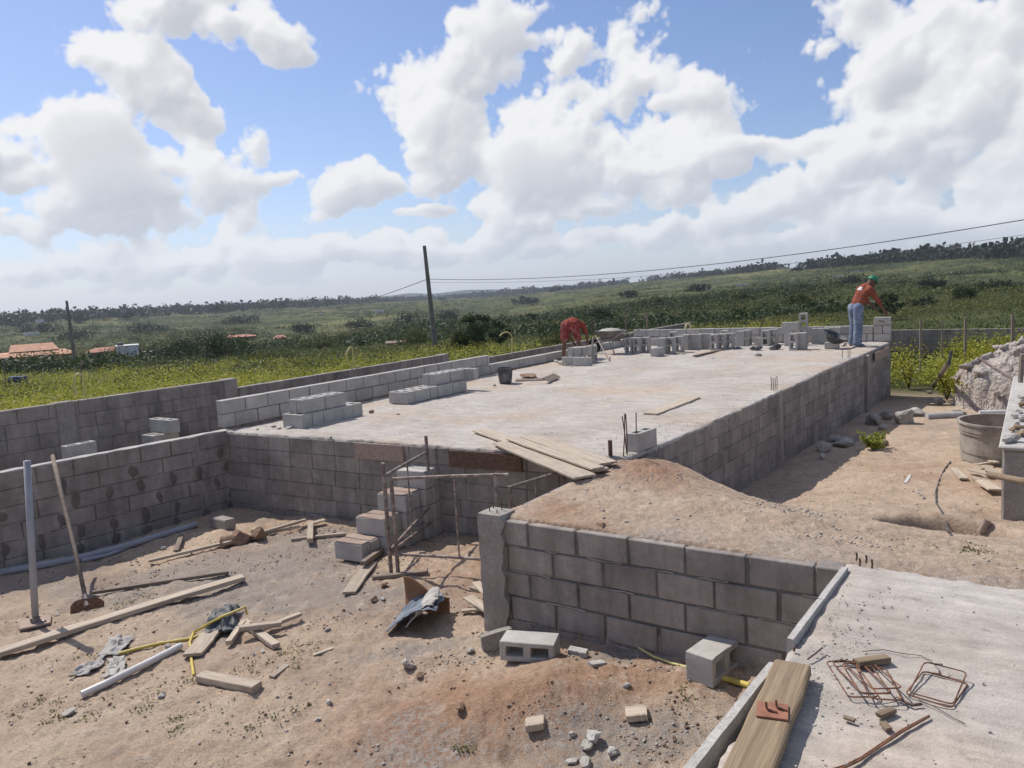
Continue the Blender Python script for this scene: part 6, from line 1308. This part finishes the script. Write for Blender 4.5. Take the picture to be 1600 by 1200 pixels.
def house(u, v, wpx, hpx, dpt, label, roof='tile', wall_='wallbrown', rh=.35, flat=False, tiers=1, yaw=0, win=2):
    p = G(u, v, D0=20); D = math.hypot(p.x, p.y); w = wpx / F * D; h = hpx / F * D; o = empty('house', p, label, 'house', 'small houses on the plain'); az_ = math.atan2(p.x, p.y); R3 = Matrix.Rotation(-az_ + yaw, 3, 'Z'); T = lambda x, y, z: p + R3 @ Vector((x, y, z)); wh = h * (1 - rh)
    def prism(x0, x1, y0, y1, z0, z1, nm, mt, par=o, inset=0):
        vs = [T(x, y, z0) for x, y in ((x0, y0), (x1, y0), (x1, y1), (x0, y1))] + [T(x, y, z1) for x, y in ((x0 + inset, y0 + inset), (x1 - inset, y0 + inset), (x1 - inset, y1 - inset), (x0 + inset, y1 - inset))]
        return MB().add(vs, [(0, 1, 5, 4), (1, 2, 6, 5), (2, 3, 7, 6), (3, 0, 4, 7), (4, 5, 6, 7), (3, 2, 1, 0)]).build(nm, M[mt], par)
    wl = prism(-w / 2, w / 2, 0, dpt, -1.5, wh, 'wall', wall_)
    if flat: prism(-w / 2 - .15, w / 2 + .15, -.15, dpt + .15, wh, wh + .15, 'roof', roof)
    else:
        prism(-w / 2 - .5, w / 2 + .5, -.7, dpt + .7, wh, wh + (h - wh) * (.45 if tiers > 1 else 1), 'roof', roof, inset=min(dpt * .42, w * .3) if tiers == 1 else dpt * .22)
        if tiers > 1:
            rr2 = wh + (h - wh) * .45; prism(-w * .28, w * .30, dpt * .25, dpt * .75, rr2, rr2 + .25, 'upper_wall', 'wallbrown'); vs = [T(-w * .30, dpt * .15, rr2 + .2), T(w * .33, dpt * .15, rr2 + .2), T(w * .33, dpt * .85, rr2 + .2), T(-w * .30, dpt * .85, rr2 + .2), T(-w * .27, dpt * .5, h * 1.15), T(w * .26, dpt * .5, h * 1.15)]; MB().add(vs, [(0, 1, 5, 4), (2, 3, 4, 5), (1, 2, 5), (3, 0, 4), (3, 2, 1, 0)]).build('upper_roof', M['tile'], o)
    for k in range(win):
        x = -w / 2 + w * (k + .6) / (win + .2); MB().box(T(x, -.03, wh * .45), (w * .07, .06, wh * .4), R3, ch=.005).build('window', M['glassd'], o)
    return o, T, w, h
house(55, 573, 92, 26, 9, 'house with a two tier orange tiled roof at the left edge', 'tile', 'wallbrown', .45, tiers=2)
house(165, 562, 40, 16, 6, 'low house with a red tiled roof left of the white cube', 'tile_red', 'wallbrown', .3); o, T, w, h = house(201, 562, 28, 20, 6, 'white cube shaped house with a black tank on its roof', 'wallwhite', 'wallwhite', .05, flat=True, win=0)
MB().lathe([(.001, 0), (.6, 0), (.62, .5), (.5, .62), (.001, .7)], T(-w * .3, 2, h * .95 + .15), 16).build('water_tank', M['dark'], o)
house(236, 558, 20, 8, 3, 'low pale shed right of the white cube house', 'wallwhite', 'wallwhite', .1, flat=True, win=0); house(374, 532, 44, 8, 7, 'long low house with a red roof among the bushes', 'tile_red', 'wallbrown', .35, win=2); house(438, 531, 14, 6, 5, 'tiny red roofed hut right of the long low house', 'tile_red', 'wallbrown', .5, win=0)
house(620, 545, 30, 8, 4, 'low unfinished brown shed left of the utility pole', 'wallbrown', 'wallbrown', .05, flat=True, win=1)
for i, (u, v, w, h) in enumerate([(592, 489, 16, 5), (503, 492, 8, 3), (690, 510, 18, 4), (50, 524, 18, 4), (62, 502, 10, 3), (1160, 446, 18, 3), (1310, 433, 16, 3), (1275, 440, 8, 4), (1230, 443, 20, 2), (1108, 453, 8, 2), (243, 515, 9, 3), (1490, 427, 8, 2), (1340, 425, 20, 2)]):
    house(u, v, w, h, 6, 'tiny pale building %s' % ('on the far slope left of the utility pole', 'further left on the far slope', 'just right of the utility pole', 'above the orange roofed house', 'on the left ridge near the palms', 'on the slope above the tallest block pillar', 'below the slim tree row', 'yellowish, left below the slim tree row', 'long and flat left of the green helmet', 'leftmost on the right slope', 'on the pale field at the left', 'high on the right slope', 'under the right end of the slim tree row')[i], 'wallwhite', 'wallwhite', .2, flat=True, win=0)
for i, (u, v) in enumerate([(22, 605), (37, 604)]):
    p = G(u, v, D0=13); D = math.hypot(p.x, p.y); o = MB().lathe([(.001, 0), (D * .0048, 0), (D * .0055, D * .005), (D * .0055, D * .010), (D * .0045, D * .0115), (.001, D * .012)], p, 18).build('blue_barrel', M['bluetank']); tag(o, ('left', 'right')[i] + ' dark blue barrel at the left edge of the weeds', 'barrel', 'blue barrels')
# ================================================================ pebbles and crumbs
def pebbles(name, pts, sz, mat, label, seed):
    rg = np.random.default_rng(seed); n = len(pts); phi = np.array([[1, 0, 0], [0, 1, 0], [-1, 0, 0], [0, -1, 0], [0, 0, 1], [0, 0, -1], [.6, .6, .55], [-.6, .6, .5], [-.6, -.6, .55], [.6, -.6, .5]]); fa = np.array([[0, 6, 4], [6, 1, 4], [1, 7, 4], [7, 2, 4], [2, 8, 4], [8, 3, 4], [3, 9, 4], [9, 0, 4], [0, 1, 6], [1, 2, 7], [2, 3, 8], [3, 0, 9], [1, 0, 5], [2, 1, 5], [3, 2, 5], [0, 3, 5]])
    V_ = phi[None] * (1 + rg.uniform(-.3, .3, (n, 10, 3))) * sz[:, None, None] * np.array([1, .8, .6]); a = rg.uniform(0, 6.28, n); c, s = np.cos(a)[:, None], np.sin(a)[:, None]
    X_, Y_ = V_[..., 0] * c - V_[..., 1] * s, V_[..., 0] * s + V_[..., 1] * c; V_ = np.stack([X_, Y_, V_[..., 2]], -1) + pts[:, None]; F_ = (fa[None] + np.arange(n)[:, None, None] * 10).reshape(-1, 3)
    return tag(npmesh(name, V_.reshape(-1, 3), F_, mat, dict(tint=np.repeat(rg.uniform(.1, .9, n), 10))), label, 'gravel', kind='stuff')
pr = []; rg = np.random.default_rng(11)
for _ in range(15000):
    a, b = rg.uniform(-6, 2.3), rg.uniform(-6.3, -.05); w = W2(a, b); pr.append((w.x, w.y))
for (u, v, n, sp) in [(640, 1060, 200, .18), (740, 1030, 260, .13), (970, 1030, 420, .22), (1060, 1035, 200, .15), (700, 895, 500, .3), (600, 880, 200, .2), (430, 900, 500, .5), (230, 890, 500, .5), (860, 1060, 500, .25), (1020, 1150, 500, .25), (520, 840, 200, .2), (500, 830, 200, .2), (400, 840, 200, .2), (1050, 1105, 160, .1), (800, 1110, 150, .12), (690, 1040, 150, .1)]:
    c = on(u, v); pr += [(c.x + rg.normal(0, sp), c.y + rg.normal(0, sp * .6)) for _ in range(n)]
pr = np.array(pr); a, b = toab(pr[:, 0], pr[:, 1]); k = (b < -.05) & (a < 2.35) & (a > -6) & ((a < -.1) | (b < -2.25)) & (fbm(pr[:, 0] * 1.7, pr[:, 1] * 1.7, 95, 3) + rg.normal(0, .2, len(pr)) > -.05); pr = pr[k]
sz = .003 + .012 * rg.random(len(pr)) ** 6; pz_ = np.column_stack([pr, ground_z(pr[:, 0], pr[:, 1]) + sz * .2]); k = rg.random(len(pz_)) < .55
pebbles('gravel', pz_[k], sz[k], M['stone'], 'grey gravel and crumbs strewn over the lower yard', 12); pebbles('soil_crumbs', pz_[~k], sz[~k] * 1.2, M['soilclod'], 'small clods of red earth strewn over the lower yard', 13)
pr = []
for _ in range(7000):
    a, b = rg.uniform(.1, 6), rg.uniform(-2, 13.5); w = W2(a, b); pr.append((w.x, w.y))
for (u, v, n, sp) in [(1250, 797, 400, .25), (1330, 850, 300, .3), (1400, 770, 80, .2), (1240, 800, 200, .2), (1500, 900, 400, .6), (1430, 880, 300, .4), (1010, 745, 200, .2), (920, 760, 100, .2), (1500, 640, 400, .8), (1430, 620, 300, .8)]:
    c = on(u, v); pr += [(c.x + rg.normal(0, sp), c.y + rg.normal(0, sp * .7)) for _ in range(n)]
pr = np.array(pr); a, b = toab(pr[:, 0], pr[:, 1]); k = (b > -2.0) & (a > .05 + .035 * np.clip(b, 0, 14)) & ~((a > 3.05) & (b > 1.8) & (b < 7.4)) & (fbm(pr[:, 0] * 1.3, pr[:, 1] * 1.3, 97, 3) + rg.normal(0, .2, len(pr)) > 0); pr = pr[k]
sz = .004 + .014 * rg.random(len(pr)) ** 5; pebbles('yard_gravel', np.column_stack([pr, ground_z(pr[:, 0], pr[:, 1]) + sz * .2]), sz, M['stone'], 'loose gravel and crumbs on the yard and the dirt ramp', 14)
pr = []
for _ in range(2600):
    a, b = rg.uniform(-6, .3), abs(rg.normal(0, 3)) if rg.random() < .3 else rg.uniform(0, 13.6); pr.append((a, b))
for _ in range(1200): pr.append((rg.uniform(2.5, 7), rg.uniform(-6.5, -2.3)))
for _ in range(700): pr.append((2.5 + abs(rg.normal(0, .15)), rg.uniform(-5, -2.3)))
for _ in range(900): t_ = rg.random(); pr.append((-.02 + .40 * t_ - abs(rg.normal(0, .25)), .1 + 13.5 * t_))
pr = np.array(pr); w = C0[None] + pr[:, :1] * e1[None] + pr[:, 1:] * e2[None]; sz = .002 + .008 * rg.random(len(pr)) ** 4
k = (pr[:, 0] < 2) | (pr[:, 1] < slab_b(pr[:, 0]) - .05); pebbles('slab_crumbs', np.column_stack([w, .006 + sz * .1])[k], sz[k], M['stone'], 'mortar crumbs and grit scattered on the concrete slabs', 15)
# ================================================================ haze
zlo = float(Z.min()) - 1.0
hz_ = MB().add([(x, y, z) for z in (-62, 75) for x, y in ((-4200, -500), (4200, -500), (4200, 4300), (-4200, 4300))], [(0, 1, 2, 3), (4, 7, 6, 5), (0, 4, 5, 1), (1, 5, 6, 2), (2, 6, 7, 3), (3, 7, 4, 0)])
mh = bpy.data.materials.new('haze'); mh.use_nodes = True; mh.node_tree.nodes.remove(mh.node_tree.nodes['Principled BSDF']); pvn = mh.node_tree.nodes.new('ShaderNodeVolumePrincipled')
pvn.inputs['Color'].default_value = (.78, .86, 1, 1); pvn.inputs['Density'].default_value = .00012; pvn.inputs['Anisotropy'].default_value = .3
mh.node_tree.links.new(pvn.outputs[0], mh.node_tree.nodes['Material Output'].inputs['Volume'])
tag(hz_.build('haze', mh, origin=(0, 0, 0)), 'thin haze over the plain', 'haze', kind='stuff')
